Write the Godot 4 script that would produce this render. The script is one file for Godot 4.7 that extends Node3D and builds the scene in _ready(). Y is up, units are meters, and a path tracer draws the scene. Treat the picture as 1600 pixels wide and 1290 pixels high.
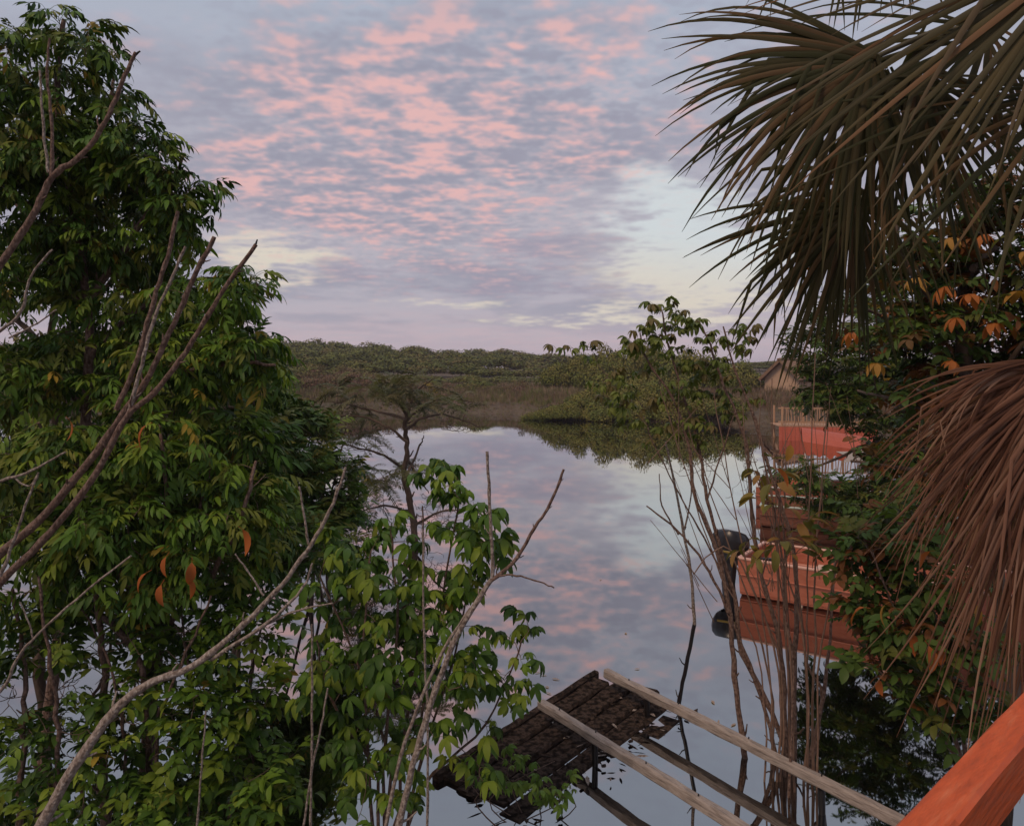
extends Node3D
# A flooded creek at dusk: photograph pixels (1600 wide) become points at a real distance d (metres in front of the lens).
const FOCAL := 1155.0
const EYE := 2.9
const HZ := 575.0        # the horizon's row
var rng := RandomNumberGenerator.new()
var names := {}
var M := {}
var LEAF := {}

func P(px: float, py: float, d: float) -> Vector3:
	return Vector3((px - 800.0) / FOCAL * d, EYE - (py - HZ) / FOCAL * d, -d)
func on_water(px: float, py: float) -> Vector3:
	return P(px, py, EYE * FOCAL / (py - HZ))
func R(a: float, b: float) -> float:
	return rng.randf_range(a, b)
func lin(r: float, g: float, b: float) -> Color:      # a real-world base colour (linear) as albedo_color
	return Color(r, g, b).linear_to_srgb()

# ------------------------------------------------------------------ naming and metas
func numbered(called: String) -> String:
	if not names.has(called):
		names[called] = 0
		return called
	names[called] += 1
	return "%s_%03d" % [called, names[called]]
func tag(o: Node, label: String, category: String, group := "", kind := ""):
	if label != "": o.set_meta("label", label)
	if category != "": o.set_meta("category", category)
	if group != "": o.set_meta("group", group)
	if kind != "": o.set_meta("kind", kind)
	return o
func thing(called: String, label: String, category: String, at := Vector3.ZERO, group := "") -> Node3D:
	var o := Node3D.new()
	o.name = numbered(called)
	add_child(o)
	o.position = at
	tag(o, label, category, group)
	return o
func part(called: String, mesh: Mesh, mat: Material, parent: Node, at := Vector3.ZERO) -> MeshInstance3D:
	var o := MeshInstance3D.new()
	o.mesh = mesh
	if mat: o.material_override = mat
	var n: int = parent.get_meta("_n_" + called, 0)
	parent.set_meta("_n_" + called, n + 1)
	o.name = called if n == 0 else "%s_%03d" % [called, n]
	o.position = at
	parent.add_child(o, true)
	return o
func structure(called: String, mesh: Mesh, mat: Material) -> MeshInstance3D:
	var o := MeshInstance3D.new()
	o.mesh = mesh
	o.material_override = mat
	o.name = numbered(called)
	o.set_meta("kind", "structure")
	add_child(o)
	return o

# ------------------------------------------------------------------ a mesh that collects shapes
class Buf:
	var v := PackedVector3Array()
	var n := PackedVector3Array()
	var c := PackedColorArray()
	var t := PackedVector2Array()
	var i := PackedInt32Array()
	func put(p: Vector3, nn: Vector3, col := Color.WHITE, uv := Vector2.ZERO) -> int:
		v.append(p); n.append(nn); c.append(col); t.append(uv)
		return v.size() - 1
	func tri(a: int, b: int, d: int):
		i.append(a); i.append(b); i.append(d)
	func quad(a: Vector3, b: Vector3, d: Vector3, e: Vector3, col := Color.WHITE):
		var nn := (d - a).cross(b - a).normalized()
		var s := put(a, nn, col, Vector2(0, 0))
		put(b, nn, col, Vector2(1, 0)); put(d, nn, col, Vector2(1, 1)); put(e, nn, col, Vector2(0, 1))
		tri(s, s + 1, s + 2); tri(s, s + 2, s + 3)
	func mesh() -> ArrayMesh:
		var a := []
		a.resize(Mesh.ARRAY_MAX)
		a[Mesh.ARRAY_VERTEX] = v; a[Mesh.ARRAY_NORMAL] = n; a[Mesh.ARRAY_COLOR] = c
		a[Mesh.ARRAY_TEX_UV] = t; a[Mesh.ARRAY_INDEX] = i
		var m := ArrayMesh.new()
		m.add_surface_from_arrays(Mesh.PRIMITIVE_TRIANGLES, a)
		return m

func tube(b: Buf, pts: PackedVector3Array, r0: float, r1: float, sides := 6, knots := 0.0, cap := true):
	var count := pts.size()
	if count < 2: return
	var up := Vector3(0.31, 0.2, 0.93)
	var first := b.v.size()
	for k in count:
		var dir := (pts[mini(k + 1, count - 1)] - pts[maxi(k - 1, 0)]).normalized()
		var x := up.cross(dir)
		if x.length() < 0.05: x = Vector3(1, 0.1, 0).cross(dir)
		x = x.normalized()
		var y := dir.cross(x)
		up = y
		var r := lerpf(r0, r1, float(k) / (count - 1))
		if knots > 0.0:
			r *= 1.0 + rng.randf_range(-knots, knots)
			if k % 4 == 2: r *= 1.0 + knots * 2.0
		for s in sides:
			var a := TAU * s / sides
			var nn := x * cos(a) + y * sin(a)
			b.put(pts[k] + nn * r, nn, Color.WHITE, Vector2(float(s) / sides, k * 0.2))
	for k in count - 1:
		for s in sides:
			var a := first + k * sides + s
			var e := first + k * sides + (s + 1) % sides
			b.tri(a, a + sides, e); b.tri(e, a + sides, e + sides)
	if cap:
		for f in [0, 1]:
			var k: int = 0 if f == 0 else count - 1
			var dir := (pts[0] - pts[1]).normalized() if f == 0 else (pts[count - 1] - pts[count - 2]).normalized()
			var s0 := b.put(pts[k], dir)
			for s in sides: b.put(b.v[first + k * sides + s], dir)
			for s in sides:
				if f == 0: b.tri(s0, s0 + 1 + s, s0 + 1 + (s + 1) % sides)
				else: b.tri(s0, s0 + 1 + (s + 1) % sides, s0 + 1 + s)
func smooth_path(raw: PackedVector3Array, steps := 4, wobble := 0.0) -> PackedVector3Array:
	var out := PackedVector3Array()
	for k in raw.size() - 1:
		var a := raw[maxi(k - 1, 0)]
		var d := raw[mini(k + 2, raw.size() - 1)]
		for s in steps:
			var p := raw[k].cubic_interpolate(raw[k + 1], a, d, float(s) / steps)
			if wobble > 0.0 and out.size() > 0: p += Vector3(R(-1, 1), R(-1, 1), R(-1, 1)) * wobble
			out.append(p)
	out.append(raw[raw.size() - 1])
	return out
# a box with chamfered edges between two end points; side gives its width direction
func beam(b: Buf, a: Vector3, e: Vector3, w: float, h: float, roll := Vector3.UP, ch := 0.006, segs := 1, rough := 0.0):
	var dir := (e - a).normalized()
	var sx := dir.cross(roll).normalized()
	var sy := sx.cross(dir).normalized()
	var prof := [Vector2(-w / 2 + ch, -h / 2), Vector2(w / 2 - ch, -h / 2), Vector2(w / 2, -h / 2 + ch), Vector2(w / 2, h / 2 - ch), Vector2(w / 2 - ch, h / 2), Vector2(-w / 2 + ch, h / 2), Vector2(-w / 2, h / 2 - ch), Vector2(-w / 2, -h / 2 + ch)]
	var rings := []
	for k in segs + 1:
		var p := a.lerp(e, float(k) / segs)
		var ring := []
		for q in prof:
			var jit := Vector2(R(-rough, rough), R(-rough, rough))
			ring.append(p + sx * (q.x + jit.x) + sy * (q.y + jit.y))
		rings.append(ring)
	for k in segs:
		for s in 8:
			b.quad(rings[k][s], rings[k][(s + 1) % 8], rings[k + 1][(s + 1) % 8], rings[k + 1][s])
	for f in [0, segs]:
		var r: Array = rings[f]
		for s in [1, 3, 5]:
			b.quad(r[0], r[s], r[s + 1], r[(s + 2) % 8])

# ------------------------------------------------------------------ leaves
func leaflet(b: Buf, at: Vector3, dir: Vector3, up: Vector3, length: float, width: float, droop: float, fold := 0.25, segs := 4, col := Color.WHITE):
	var p := at
	var d := dir.normalized()
	var prev := -1
	for k in segs + 1:
		var t := float(k) / segs
		var side := d.cross(up)
		if side.length() < 0.01: side = d.cross(Vector3(0.2, 0.1, 1))
		side = side.normalized()
		var nn := side.cross(d).normalized()
		var w := width * 0.5 * pow(sin(PI * pow(clampf(t, 0.0, 1.0), 0.85)), 0.8)
		if k == 0 or k == segs: w = 0.0
		var s := b.put(p, nn, col, Vector2(0.5, t))
		b.put(p - side * w + nn * w * fold, (nn + side * fold).normalized(), col, Vector2(0, t))
		b.put(p + side * w + nn * w * fold, (nn - side * fold).normalized(), col, Vector2(1, t))
		if prev >= 0:
			if k > 1: b.tri(prev, prev + 1, s + 1)
			b.tri(prev, s + 1, s)
			if k > 1: b.tri(prev, s + 2, prev + 2)
			b.tri(prev, s, s + 2)
		prev = s
		d = (d + Vector3.DOWN * droop / segs).normalized()
		p += d * length / segs
func make_leaf(kind: String, variant: int) -> ArrayMesh:
	rng.seed = hash(kind) + variant * 77
	var b := Buf.new()
	match kind:
		"lance":      # compound leaf, long drooping leaflets in pairs
			var pts := PackedVector3Array()
			var pairs := 3 + variant % 2
			for k in 6: pts.append(Vector3(0, 0.035 * sin(k * 0.5) - 0.012 * k * k * 0.25, 0.04 * k))
			tube(b, pts, 0.0022, 0.0012, 3, 0.0, false)
			for k in pairs:
				var q := pts[5 - k] if k < 4 else pts[1]
				for s in [-1.0, 1.0]:
					leaflet(b, q, Vector3(s * R(0.7, 1.1), R(-0.5, -0.1), R(0.35, 0.9)), Vector3(0, 1, 0.2 * R(-1, 1)), R(0.07, 0.155), R(0.022, 0.038), R(0.5, 2.2), R(0.0, 0.5))
			leaflet(b, pts[5], Vector3(R(-0.2, 0.2), -0.3, 1), Vector3.UP, R(0.12, 0.15), 0.035, 1.3)
		"umbrella":   # leaflets hanging round the end of a stalk
			var pts := PackedVector3Array([Vector3.ZERO, Vector3(0, 0.02, 0.04), Vector3(0, 0.025, 0.085)])
			tube(b, pts, 0.002, 0.0014, 3, 0.0, false)
			var nl := 5 + variant % 3
			for k in nl:
				var a := (k - (nl - 1) * 0.5) * 1.0 + R(-0.12, 0.12)
				leaflet(b, pts[2], Vector3(sin(a), R(-0.15, 0.15), cos(a)), Vector3.UP, R(0.085, 0.125) * (1.1 - 0.08 * absf(k - nl * 0.5)), R(0.036, 0.048), R(1.7, 2.7), R(0.15, 0.4))
		"broad":      # a spray of five simple broad leaves
			var pts := PackedVector3Array([Vector3.ZERO, Vector3(0.004, 0.012, 0.05), Vector3(-0.004, 0.012, 0.10), Vector3(0, 0.0, 0.15)])
			tube(b, pts, 0.0025, 0.0014, 3, 0.0, false)
			for k in 3:
				for s in [-1.0, 1.0]:
					if k == 0 and s > 0.0 and variant == 1: continue
					leaflet(b, pts[k + 1], Vector3(s * R(0.6, 1.0), R(-0.1, 0.35), R(0.3, 0.9)), Vector3(R(-0.4, 0.4), 1, R(-0.4, 0.4)), R(0.075, 0.115), R(0.038, 0.055), R(0.5, 1.4), R(0.1, 0.35))
		"single":     # one large leaf on a stalk
			tube(b, PackedVector3Array([Vector3.ZERO, Vector3(0, 0.01, 0.03)]), 0.002, 0.0015, 3, 0.0, false)
			leaflet(b, Vector3(0, 0.01, 0.03), Vector3(0, 0.1, 1), Vector3.UP, 0.13 + 0.02 * variant, 0.058, 1.1 + 0.3 * variant, 0.3, 5)
		"twiglet":    # finer leaves for shrubs some way off
			tube(b, PackedVector3Array([Vector3.ZERO, Vector3(0, 0.02, 0.12), Vector3(0, 0.0, 0.26)]), 0.003, 0.0015, 3, 0.0, false)
			for k in 9:
				var z := 0.03 + 0.025 * k
				leaflet(b, Vector3(0, 0.015, z), Vector3(R(0.5, 1.0) * (1 if k % 2 else -1), R(-0.2, 0.4), R(0.3, 0.8)), Vector3(R(-0.4, 0.4), 1, R(-0.4, 0.4)), R(0.09, 0.14), R(0.03, 0.042), R(0.5, 1.3), 0.25, 3)
		"feather":    # bipinnate, fern-like
			var pts := PackedVector3Array()
			for k in 9: pts.append(Vector3(0, 0.05 * sin(k * 0.35) - 0.0022 * k * k, 0.048 * k))
			tube(b, pts, 0.004, 0.002, 3, 0.0, false)
			for k in range(1, 9):
				for h in 2:
					for s in [-1.0, 1.0]:
						var q := pts[k] - Vector3(0, 0, 0.024 * h)
						leaflet(b, q, Vector3(s, 0.05, 0.45), Vector3(0, 1, 0), R(0.10, 0.14) * sin(0.5 + k * 0.27), 0.017, R(0.4, 1.0), 0.1, 3)
	return b.mesh()

# per plant: stems are given, twigs grow from the nearest wood towards points inside each clump, leaves sit along them
class Plant:
	var node: Node3D
	var skel := PackedVector3Array()
	var wood := Buf.new()
	var twigs := 0
	var xf: Array[Transform3D] = []
	var col: Array[Color] = []
	func nearest(p: Vector3) -> int:
		var best := 1e9
		var at := 0
		for k in skel.size():
			var q := skel[k]
			var dd := p - q
			var cost := dd.length_squared() * (1.0 + (0.8 if q.y > p.y else 0.0))
			if cost < best:
				best = cost; at = k
		return at

func stem(pl: Plant, called: String, px: Array, r0: float, r1: float, mat: Material, wob := 0.006, sides := 7, grow := true) -> MeshInstance3D:
	var raw := PackedVector3Array()
	for q in px: raw.append(q if q is Vector3 else P(q[0], q[1], q[2]))
	var path := smooth_path(raw, 5, wob)
	var b := Buf.new()
	tube(b, path, r0, r1, sides, 0.07)
	if r0 > .0085:
		for k in range(2, path.size() - 2, 4):
			var dirv := (path[k + 1] - path[k]).normalized()
			var outv := dirv.cross(Vector3(R(-1, 1), R(-1, 1), R(-1, 1))).normalized()
			var rr := lerpf(r0, r1, float(k) / path.size())
			var ln2 := rr * R(1.6, 4.5)
			tube(b, PackedVector3Array([path[k], path[k] + outv * ln2 * .6 + dirv * ln2 * .3, path[k] + outv * ln2 + dirv * ln2 * .8]), rr * .45, rr * .2, 5)
	if grow:
		for k in path.size():
			if k * 4 >= path.size(): pl.skel.append(path[k])
	var local := Transform3D(Basis(), -pl.node.position)
	for k in b.v.size(): b.v[k] = local * b.v[k]
	return part(called, b.mesh(), mat, pl.node)
func plant(called: String, label: String, category: String, base: Vector3, group := "") -> Plant:
	var pl := Plant.new()
	pl.node = thing(called, label, category, base, group)
	return pl
# clump: [px, py, rx, ry, d, depth_radius, twigs]
func grow(pl: Plant, clumps: Array, leaves_per_twig: int, size: float, tones: Array, twig_r := 0.004, spread := 1.0, bare := false):
	for cl in clumps:
		var d: float = cl[4]
		var c := P(cl[0], cl[1], d)
		var rad := Vector3(cl[2] / FOCAL * d, cl[3] / FOCAL * d, cl[5])
		var tips: Array[Vector3] = []
		for k in int(cl[6]):
			var q := Vector3(R(-1, 1), R(-1, 1), R(-1, 1))
			while q.length() > 1.0: q = Vector3(R(-1, 1), R(-1, 1), R(-1, 1))
			q = q.normalized() * pow(q.length(), 0.6)
			tips.append(c + q * rad)
		tips.sort_custom(func(a, b): return (a - c).length_squared() < (b - c).length_squared())
		for tip in tips:
			var at := pl.skel[pl.nearest(tip)]
			var run := tip - at
			var dist := run.length()
			if dist < 0.02: continue
			var bend := Vector3(R(-1, 1), R(0.2, 1.0), R(-1, 1)) * dist * 0.16
			if bare: bend.y *= -0.8
			var path := smooth_path(PackedVector3Array([at, at + run * 0.33 + bend * 0.8, at + run * 0.68 + bend, tip]), 3, dist * 0.012)
			tube(pl.wood, path, clampf(twig_r * (0.7 + dist * 1.3), twig_r, twig_r * 3.0), twig_r * 0.5, 4, 0.0, false)
			for k in range(2, path.size()): pl.skel.append(path[k])
			if bare: continue
			var dirn := run.normalized()
			for k in leaves_per_twig:
				var t := 1.0 - 0.72 * float(k) / maxf(leaves_per_twig, 1.0) * clampf(0.45 / dist, 0.3, 1.0)
				var f := t * (path.size() - 1)
				var p := path[int(f)].lerp(path[mini(int(f) + 1, path.size() - 1)], f - int(f))
				var flat := Vector3(dirn.x, clampf(dirn.y, -0.3, 0.5) * 0.6, dirn.z) + Vector3(R(-0.4, 0.4), 0, R(-0.4, 0.4))
				if flat.length() < 0.15: flat = Vector3(R(-1, 1), 0.1, R(-1, 1))
				var fw := flat.normalized().rotated(Vector3.UP, 0.0 if k == 0 else (R(0.5, 1.5) * (1.0 if k % 2 else -1.0)) * spread)
				fw.y += R(-0.6, 0.35)
				fw = fw.normalized()
				var x := Vector3.UP.cross(fw).normalized()
				var y := fw.cross(x).rotated(fw, R(-0.6, 0.6))
				x = y.cross(fw)
				var s := size * R(0.55, 1.22)
				pl.xf.append(Transform3D(Basis(x * s, y * s, fw * s), p))
				var a: Color = tones[rng.randi() % tones.size()]
				var br := R(0.75, 1.25)
				if rng.randf() < 0.014: a = Color(.26, .19, .03)
				pl.col.append(Color(a.r * br * R(0.92, 1.1), a.g * br, a.b * br))
func in_frame(p: Vector3) -> bool:
	if p.z > -0.5: return false
	var sx := 800.0 + p.x / -p.z * FOCAL
	var sy := HZ + (EYE - p.y) / -p.z * FOCAL
	return sx > -20.0 and sx < 1620.0 and sy > -20.0 and sy < 1300.0
func finish(pl: Plant, leafkind: String, bark: Material, leaf_parts: int, leafmats: Array, wood_name := "twigs"):
	var back := -pl.node.position
	if pl.wood.v.size() > 0:
		for k in pl.wood.v.size(): pl.wood.v[k] += back
		part(wood_name, pl.wood.mesh(), bark, pl.node).set_meta("kind", "stuff")
	if pl.xf.is_empty(): return
	var order := range(pl.xf.size())
	var eye := Vector3(0, EYE, 0)
	var score := PackedFloat32Array()
	for k in order: score.append((pl.xf[k].origin - eye).length() - pl.xf[k].basis.x.length() + (0.0 if in_frame(pl.xf[k].origin) else 100.0))
	order.sort_custom(func(a, b): return score[a] < score[b])
	var vars: Array = LEAF[leafkind]
	var crown: MultiMeshInstance3D = null
	for vi in vars.size():
		var list := []
		for k in range(leaf_parts, order.size()):
			if k % vars.size() == vi: list.append(order[k])
		if list.is_empty(): continue
		var mm := MultiMesh.new()
		mm.transform_format = MultiMesh.TRANSFORM_3D
		mm.use_colors = true
		mm.mesh = vars[vi]
		mm.instance_count = list.size()
		for j in list.size():
			var tr: Transform3D = pl.xf[list[j]]
			tr.origin += back
			mm.set_instance_transform(j, tr)
			mm.set_instance_color(j, pl.col[list[j]])
		var o := MultiMeshInstance3D.new()
		o.multimesh = mm
		o.material_override = M.leaf_any
		o.set_meta("kind", "stuff")
		if crown == null:
			o.name = "crown"
			crown = o
			pl.node.add_child(o)
		else:
			o.name = "leaf_mass" if vi == 1 else "leaf_mass_%03d" % (vi - 1)
			crown.add_child(o)
	var holder: Node = crown if crown else pl.node
	for k in mini(leaf_parts, order.size()):
		var id: int = order[k]
		var best := 0
		var bd := 1e9
		for j in leafmats.size():
			var m: StandardMaterial3D = leafmats[j]
			var lc := m.albedo_color.srgb_to_linear()
			var e := absf(lc.r - pl.col[id].r) + absf(lc.g - pl.col[id].g) + absf(lc.b - pl.col[id].b)
			if e < bd:
				bd = e; best = j
		var o := part("leaf", vars[k % vars.size()], leafmats[best], holder)
		var tr: Transform3D = pl.xf[id]
		tr.origin += back
		o.transform = tr

# ------------------------------------------------------------------ materials
func noise_tex(freq: float, ramp: Array, seed_: int, size := 256, oct := 4, normal := 0.0) -> NoiseTexture2D:
	var n := FastNoiseLite.new()
	n.noise_type = FastNoiseLite.TYPE_SIMPLEX_SMOOTH
	n.frequency = freq
	n.fractal_octaves = oct
	n.seed = seed_
	var t := NoiseTexture2D.new()
	t.width = size; t.height = size
	t.seamless = true
	t.noise = n
	if normal > 0.0:
		t.as_normal_map = true
		t.bump_strength = normal
	elif ramp.size() > 0:
		var g := Gradient.new()
		var off := PackedFloat32Array()
		var cc := PackedColorArray()
		for k in ramp.size():
			off.append(float(k) / (ramp.size() - 1)); cc.append(ramp[k])
		g.offsets = off; g.colors = cc
		t.color_ramp = g
	return t
func rough_mat(ramp: Array, freq: float, scale: Vector3, seed_: int, roughness := 0.9, bump := 3.0) -> StandardMaterial3D:
	var m := StandardMaterial3D.new()
	m.albedo_texture = noise_tex(freq, ramp, seed_)
	m.uv1_triplanar = true
	m.uv1_world_triplanar = true
	m.uv1_scale = scale
	m.roughness = roughness
	if bump > 0.0:
		m.normal_enabled = true
		m.normal_texture = noise_tex(freq * 1.5, [], seed_ + 5, 256, 4, bump)
	return m
func leaf_mat(c: Color, rough := 0.5) -> StandardMaterial3D:
	var m := StandardMaterial3D.new()
	m.metallic_specular = 0.28
	m.albedo_color = c.linear_to_srgb()
	m.roughness = rough
	m.cull_mode = BaseMaterial3D.CULL_DISABLED
	m.backlight_enabled = true
	m.backlight = Color(c.r, c.g, c.b * 0.5).linear_to_srgb()
	return m
func plain(c: Color, rough := 0.6, metal := 0.0) -> StandardMaterial3D:
	var m := StandardMaterial3D.new()
	m.albedo_color = c.linear_to_srgb()
	m.roughness = rough
	m.metallic = metal
	return m
func materials():
	M.leaf_any = leaf_mat(Color(1, 1, 1))
	M.leaf_any.vertex_color_use_as_albedo = true
	M.leaf_any.backlight = Color(0.08, 0.12, 0.02).linear_to_srgb()
	M.blob = StandardMaterial3D.new()
	M.blob.vertex_color_use_as_albedo = true
	M.blob.roughness = 0.85
	M.bark = rough_mat([lin(.05, .033, .024), lin(.10, .068, .05), lin(.15, .105, .08)], 0.02, Vector3(3, 1.2, 3), 3)
	M.bark_red = rough_mat([lin(.03, .018, .014), lin(.075, .042, .032), lin(.14, .085, .065), lin(.24, .17, .14), lin(.10, .06, .045)], 0.035, Vector3(5, 2.5, 5), 13, 0.9, 6.0)
	M.bark_pale = rough_mat([lin(.05, .035, .028), lin(.09, .065, .05), lin(.20, .155, .13), lin(.27, .22, .19), lin(.46, .42, .38), lin(.22, .17, .14)], 0.035, Vector3(6, 4, 6), 23, 0.9, 6.0)
	M.bark_wet = plain(Color(.012, .01, .01), 0.35)
	M.cane = rough_mat([lin(.12, .07, .05), lin(.2, .125, .09), lin(.28, .18, .14)], 0.03, Vector3(5, 2, 5), 33, 0.8, 1.5)
	M.plank = rough_mat([lin(.12, .10, .09), lin(.27, .225, .2), lin(.36, .31, .28), lin(.2, .16, .14)], 0.02, Vector3(1.0, 9, 9), 43, 0.85, 6.0)
	M.plank.uv1_world_triplanar = false
	M.rotten = rough_mat([lin(.007, .005, .005), lin(.02, .015, .012), lin(.075, .052, .042), lin(.016, .012, .010)], 0.02, Vector3(2.5, 4, 2.5), 53, 1.0, 8.0)
	M.rotten.metallic_specular = 0.15
	M.rail = rough_mat([lin(.30, .06, .02), lin(.46, .078, .018), lin(.52, .088, .02), lin(.55, .10, .026), lin(.58, .15, .06)], 0.02, Vector3(.8, 8, 8), 63, 0.6, 3.0)
	M.rail.uv1_world_triplanar = false
	M.hull = rough_mat([lin(.33, .085, .045), lin(.40, .115, .065), lin(.46, .155, .095), lin(.36, .10, .055)], 0.012, Vector3(2, 5, 2), 73, 0.45, 0.4)
	M.hull_in = M.hull
	M.gunwale = plain(Color(.62, .36, .29), 0.4)
	M.bench = rough_mat([lin(.62, .46, .38), lin(.72, .55, .46)], 0.02, Vector3(4, 4, 4), 93, 0.5, 0.3)
	M.motor = plain(Color(.018, .018, .022), 0.3)
	M.motor_band = plain(Color(.22, .16, .03), 0.4)
	M.orange_cloth = rough_mat([lin(.38, .075, .04), lin(.50, .12, .07)], 0.02, Vector3(3, 3, 3), 103, 0.75, 0.8)
	M.white = rough_mat([lin(.62, .58, .57), lin(.74, .70, .69)], 0.02, Vector3(3, 3, 3), 113, 0.6, 0.3)
	M.pine = rough_mat([lin(.30, .16, .09), lin(.42, .25, .15), lin(.36, .2, .12)], 0.02, Vector3(2, 5, 2), 123, 0.8, 1.0)
	M.red_wood = rough_mat([lin(.15, .05, .03), lin(.22, .08, .05), lin(.28, .12, .08)], 0.02, Vector3(2, 6, 2), 163, 0.7, 2.0)
	M.pale_green = plain(Color(.42, .5, .45), .5)
	M.thatch = rough_mat([lin(.14, .08, .05), lin(.25, .155, .10), lin(.2, .12, .08)], 0.03, Vector3(1, 3, 1), 133, 0.95, 3.0)
	M.wall = rough_mat([lin(.46, .30, .2), lin(.55, .38, .27)], 0.02, Vector3(.6, .6, .6), 143, 0.9, 0.6)
	M.grass_dry = leaf_mat(Color(.24, .155, .115), 0.9)
	M.grass_green = leaf_mat(Color(.11, .13, .045), 0.9)
	var soil := rough_mat([lin(.05, .035, .025), lin(.10, .075, .05), lin(.13, .10, .06)], 0.02, Vector3(.5, .5, .5), 153)
	M.soil = soil
	# water: dark still water that mirrors the sky
	var w := StandardMaterial3D.new()
	w.albedo_color = lin(.43, .43, .43)
	w.metallic = 1.0
	w.metallic_specular = 0.5
	w.roughness = 0.02
	w.normal_enabled = true
	w.normal_texture = noise_tex(0.012, [], 7, 512, 3, 1.0)
	w.normal_scale = 0.016
	w.uv1_scale = Vector3(500, 500, 1)
	M.water = w

# ------------------------------------------------------------------ sky
func sstep(a: float, b: float, x: float) -> float:
	return smoothstep(a, b, x)
func gauss(az: float, el: float, a0: float, e0: float, sa: float, se: float) -> float:
	var x := (az - a0) / sa
	var y := (el - e0) / se
	return exp(-(x * x + y * y))
var nz: Array[FastNoiseLite] = []
func sky_at(az: float, el: float) -> Color:     # degrees; az 0 is straight ahead, positive to the right
	var e := deg_to_rad(maxf(el, 0.0))
	var a := deg_to_rad(az)
	var r := 1.0 / (tan(minf(e, 1.45)) + 0.075)
	var u := sin(a) * r
	var v := cos(a) * r
	el += 1.24
	var hor := Color(.735, .692, .728)
	var mid := Color(.715, .700, .742)
	var top := Color(.672, .704, .768)
	var c := hor.lerp(mid, sstep(0.0, 8.0, el)).lerp(top, sstep(10.0, 30.0, el))
	var big := nz[0].get_noise_2d(u, v)
	var med := nz[1].get_noise_2d(u, v)
	var fine := nz[2].get_noise_2d(u, v)
	var wisp := nz[3].get_noise_2d(u * 0.8, v)
	var flake := nz[5].get_noise_2d(u * 0.62, v)
	# warm band low over the horizon
	c = c.lerp(Color(.79, .705, .73), (0.5 + 0.5 * wisp) * exp(-pow((el - 3.4) / 2.0, 2.0)))
	# grey lavender cloud sheet
	var grey := sstep(-0.3, 0.4, big + 0.5 * med + 0.25 * fine) * sstep(1.5, 7.0, el)
	c = c.lerp(Color(.600, .602, .665), 0.72 * grey)
	# openings of pale clear sky
	var open := 1.05 * gauss(az, el, 12.5, 12.2, 7.0, 4.2) + 0.85 * gauss(az, el, 15.0, 8.0, 8.0, 3.0) + 1.0 * gauss(az, el, -17.6, 9.4, 4.8, 1.9) + 0.62 * gauss(az, el, 6.5, 4.9, 9.0, 0.55) + 0.4 * gauss(az, el, -6.0, 6.2, 7.0, 0.5)
	open += 0.60 * sstep(0.15, 0.55, nz[4].get_noise_2d(u, v)) * sstep(22.0, 34.0, absf(az)) * sstep(5.0, 8.0, el)
	var op := sstep(0.22, 0.95, open + 0.75 * med * sstep(0.0, 0.3, open) + 0.45 * fine * sstep(0.0, 0.3, open) + 0.25 * flake * sstep(0.1, 0.3, open))
	var pale := Color(.880, .845, .780).lerp(Color(.830, .862, .870), sstep(8.0, 14.0, el + 0.16 * az))
	c = c.lerp(pale, 0.9 * op)
	# darker lavender bars
	var bar := gauss(az, el, 3.5, 10.6, 6.0, 1.3) + 0.8 * gauss(az, el, -12.5, 8.7, 4.2, 0.8) + 0.7 * gauss(az, el, -1.0, 8.0, 9.0, 1.4) + 0.5 * gauss(az, el, 8.0, 7.0, 6.0, .7)
	c = c.lerp(Color(.618, .596, .662), 0.72 * sstep(0.25, 0.95, bar + 0.7 * med * sstep(0.0, 0.4, bar) + 0.45 * fine * sstep(0.0, 0.4, bar)))
	# rosy altocumulus
	var field := 0.72 * gauss(az, el, -4.0, 13.5, 12.0, 6.5) + 0.50 * gauss(az, el, 0.0, 21.0, 11.0, 6.0) + 0.52 * gauss(az, el, -17.0, 15.0, 9.0, 8.0) + 0.50 * gauss(az, el, 9.0, 24.0, 14.0, 7.0) + 0.40 * gauss(az, el, -12.0, 24.0, 12.0, 6.0)
	field += 0.30 * sstep(-0.2, 0.4, big) * sstep(6.0, 16.0, el)
	field = clampf(field * sstep(4.5, 8.5, el), 0.0, 1.0)
	var dens := 0.62 * fine + 0.72 * flake + 0.50 * med + 0.35 * nz[6].get_noise_2d(u, v)
	var pk := sstep(0.02, 0.95, dens + 0.42 * field - 0.05)
	c = c.lerp(Color(.890, .724, .730), clampf(0.88 * pk * (0.15 + 0.85 * field) * (1.0 - 0.6 * op), 0.0, 1.0))
	c = c.lerp(Color(.915, .725, .705), 0.55 * sstep(0.48, 0.95, dens + 0.30 * field) * field)
	# darker ripples between the flakes
	c = c.lerp(Color(.590, .580, .648), 0.55 * sstep(0.10, 0.6, -dens) * field)
	return c
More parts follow.
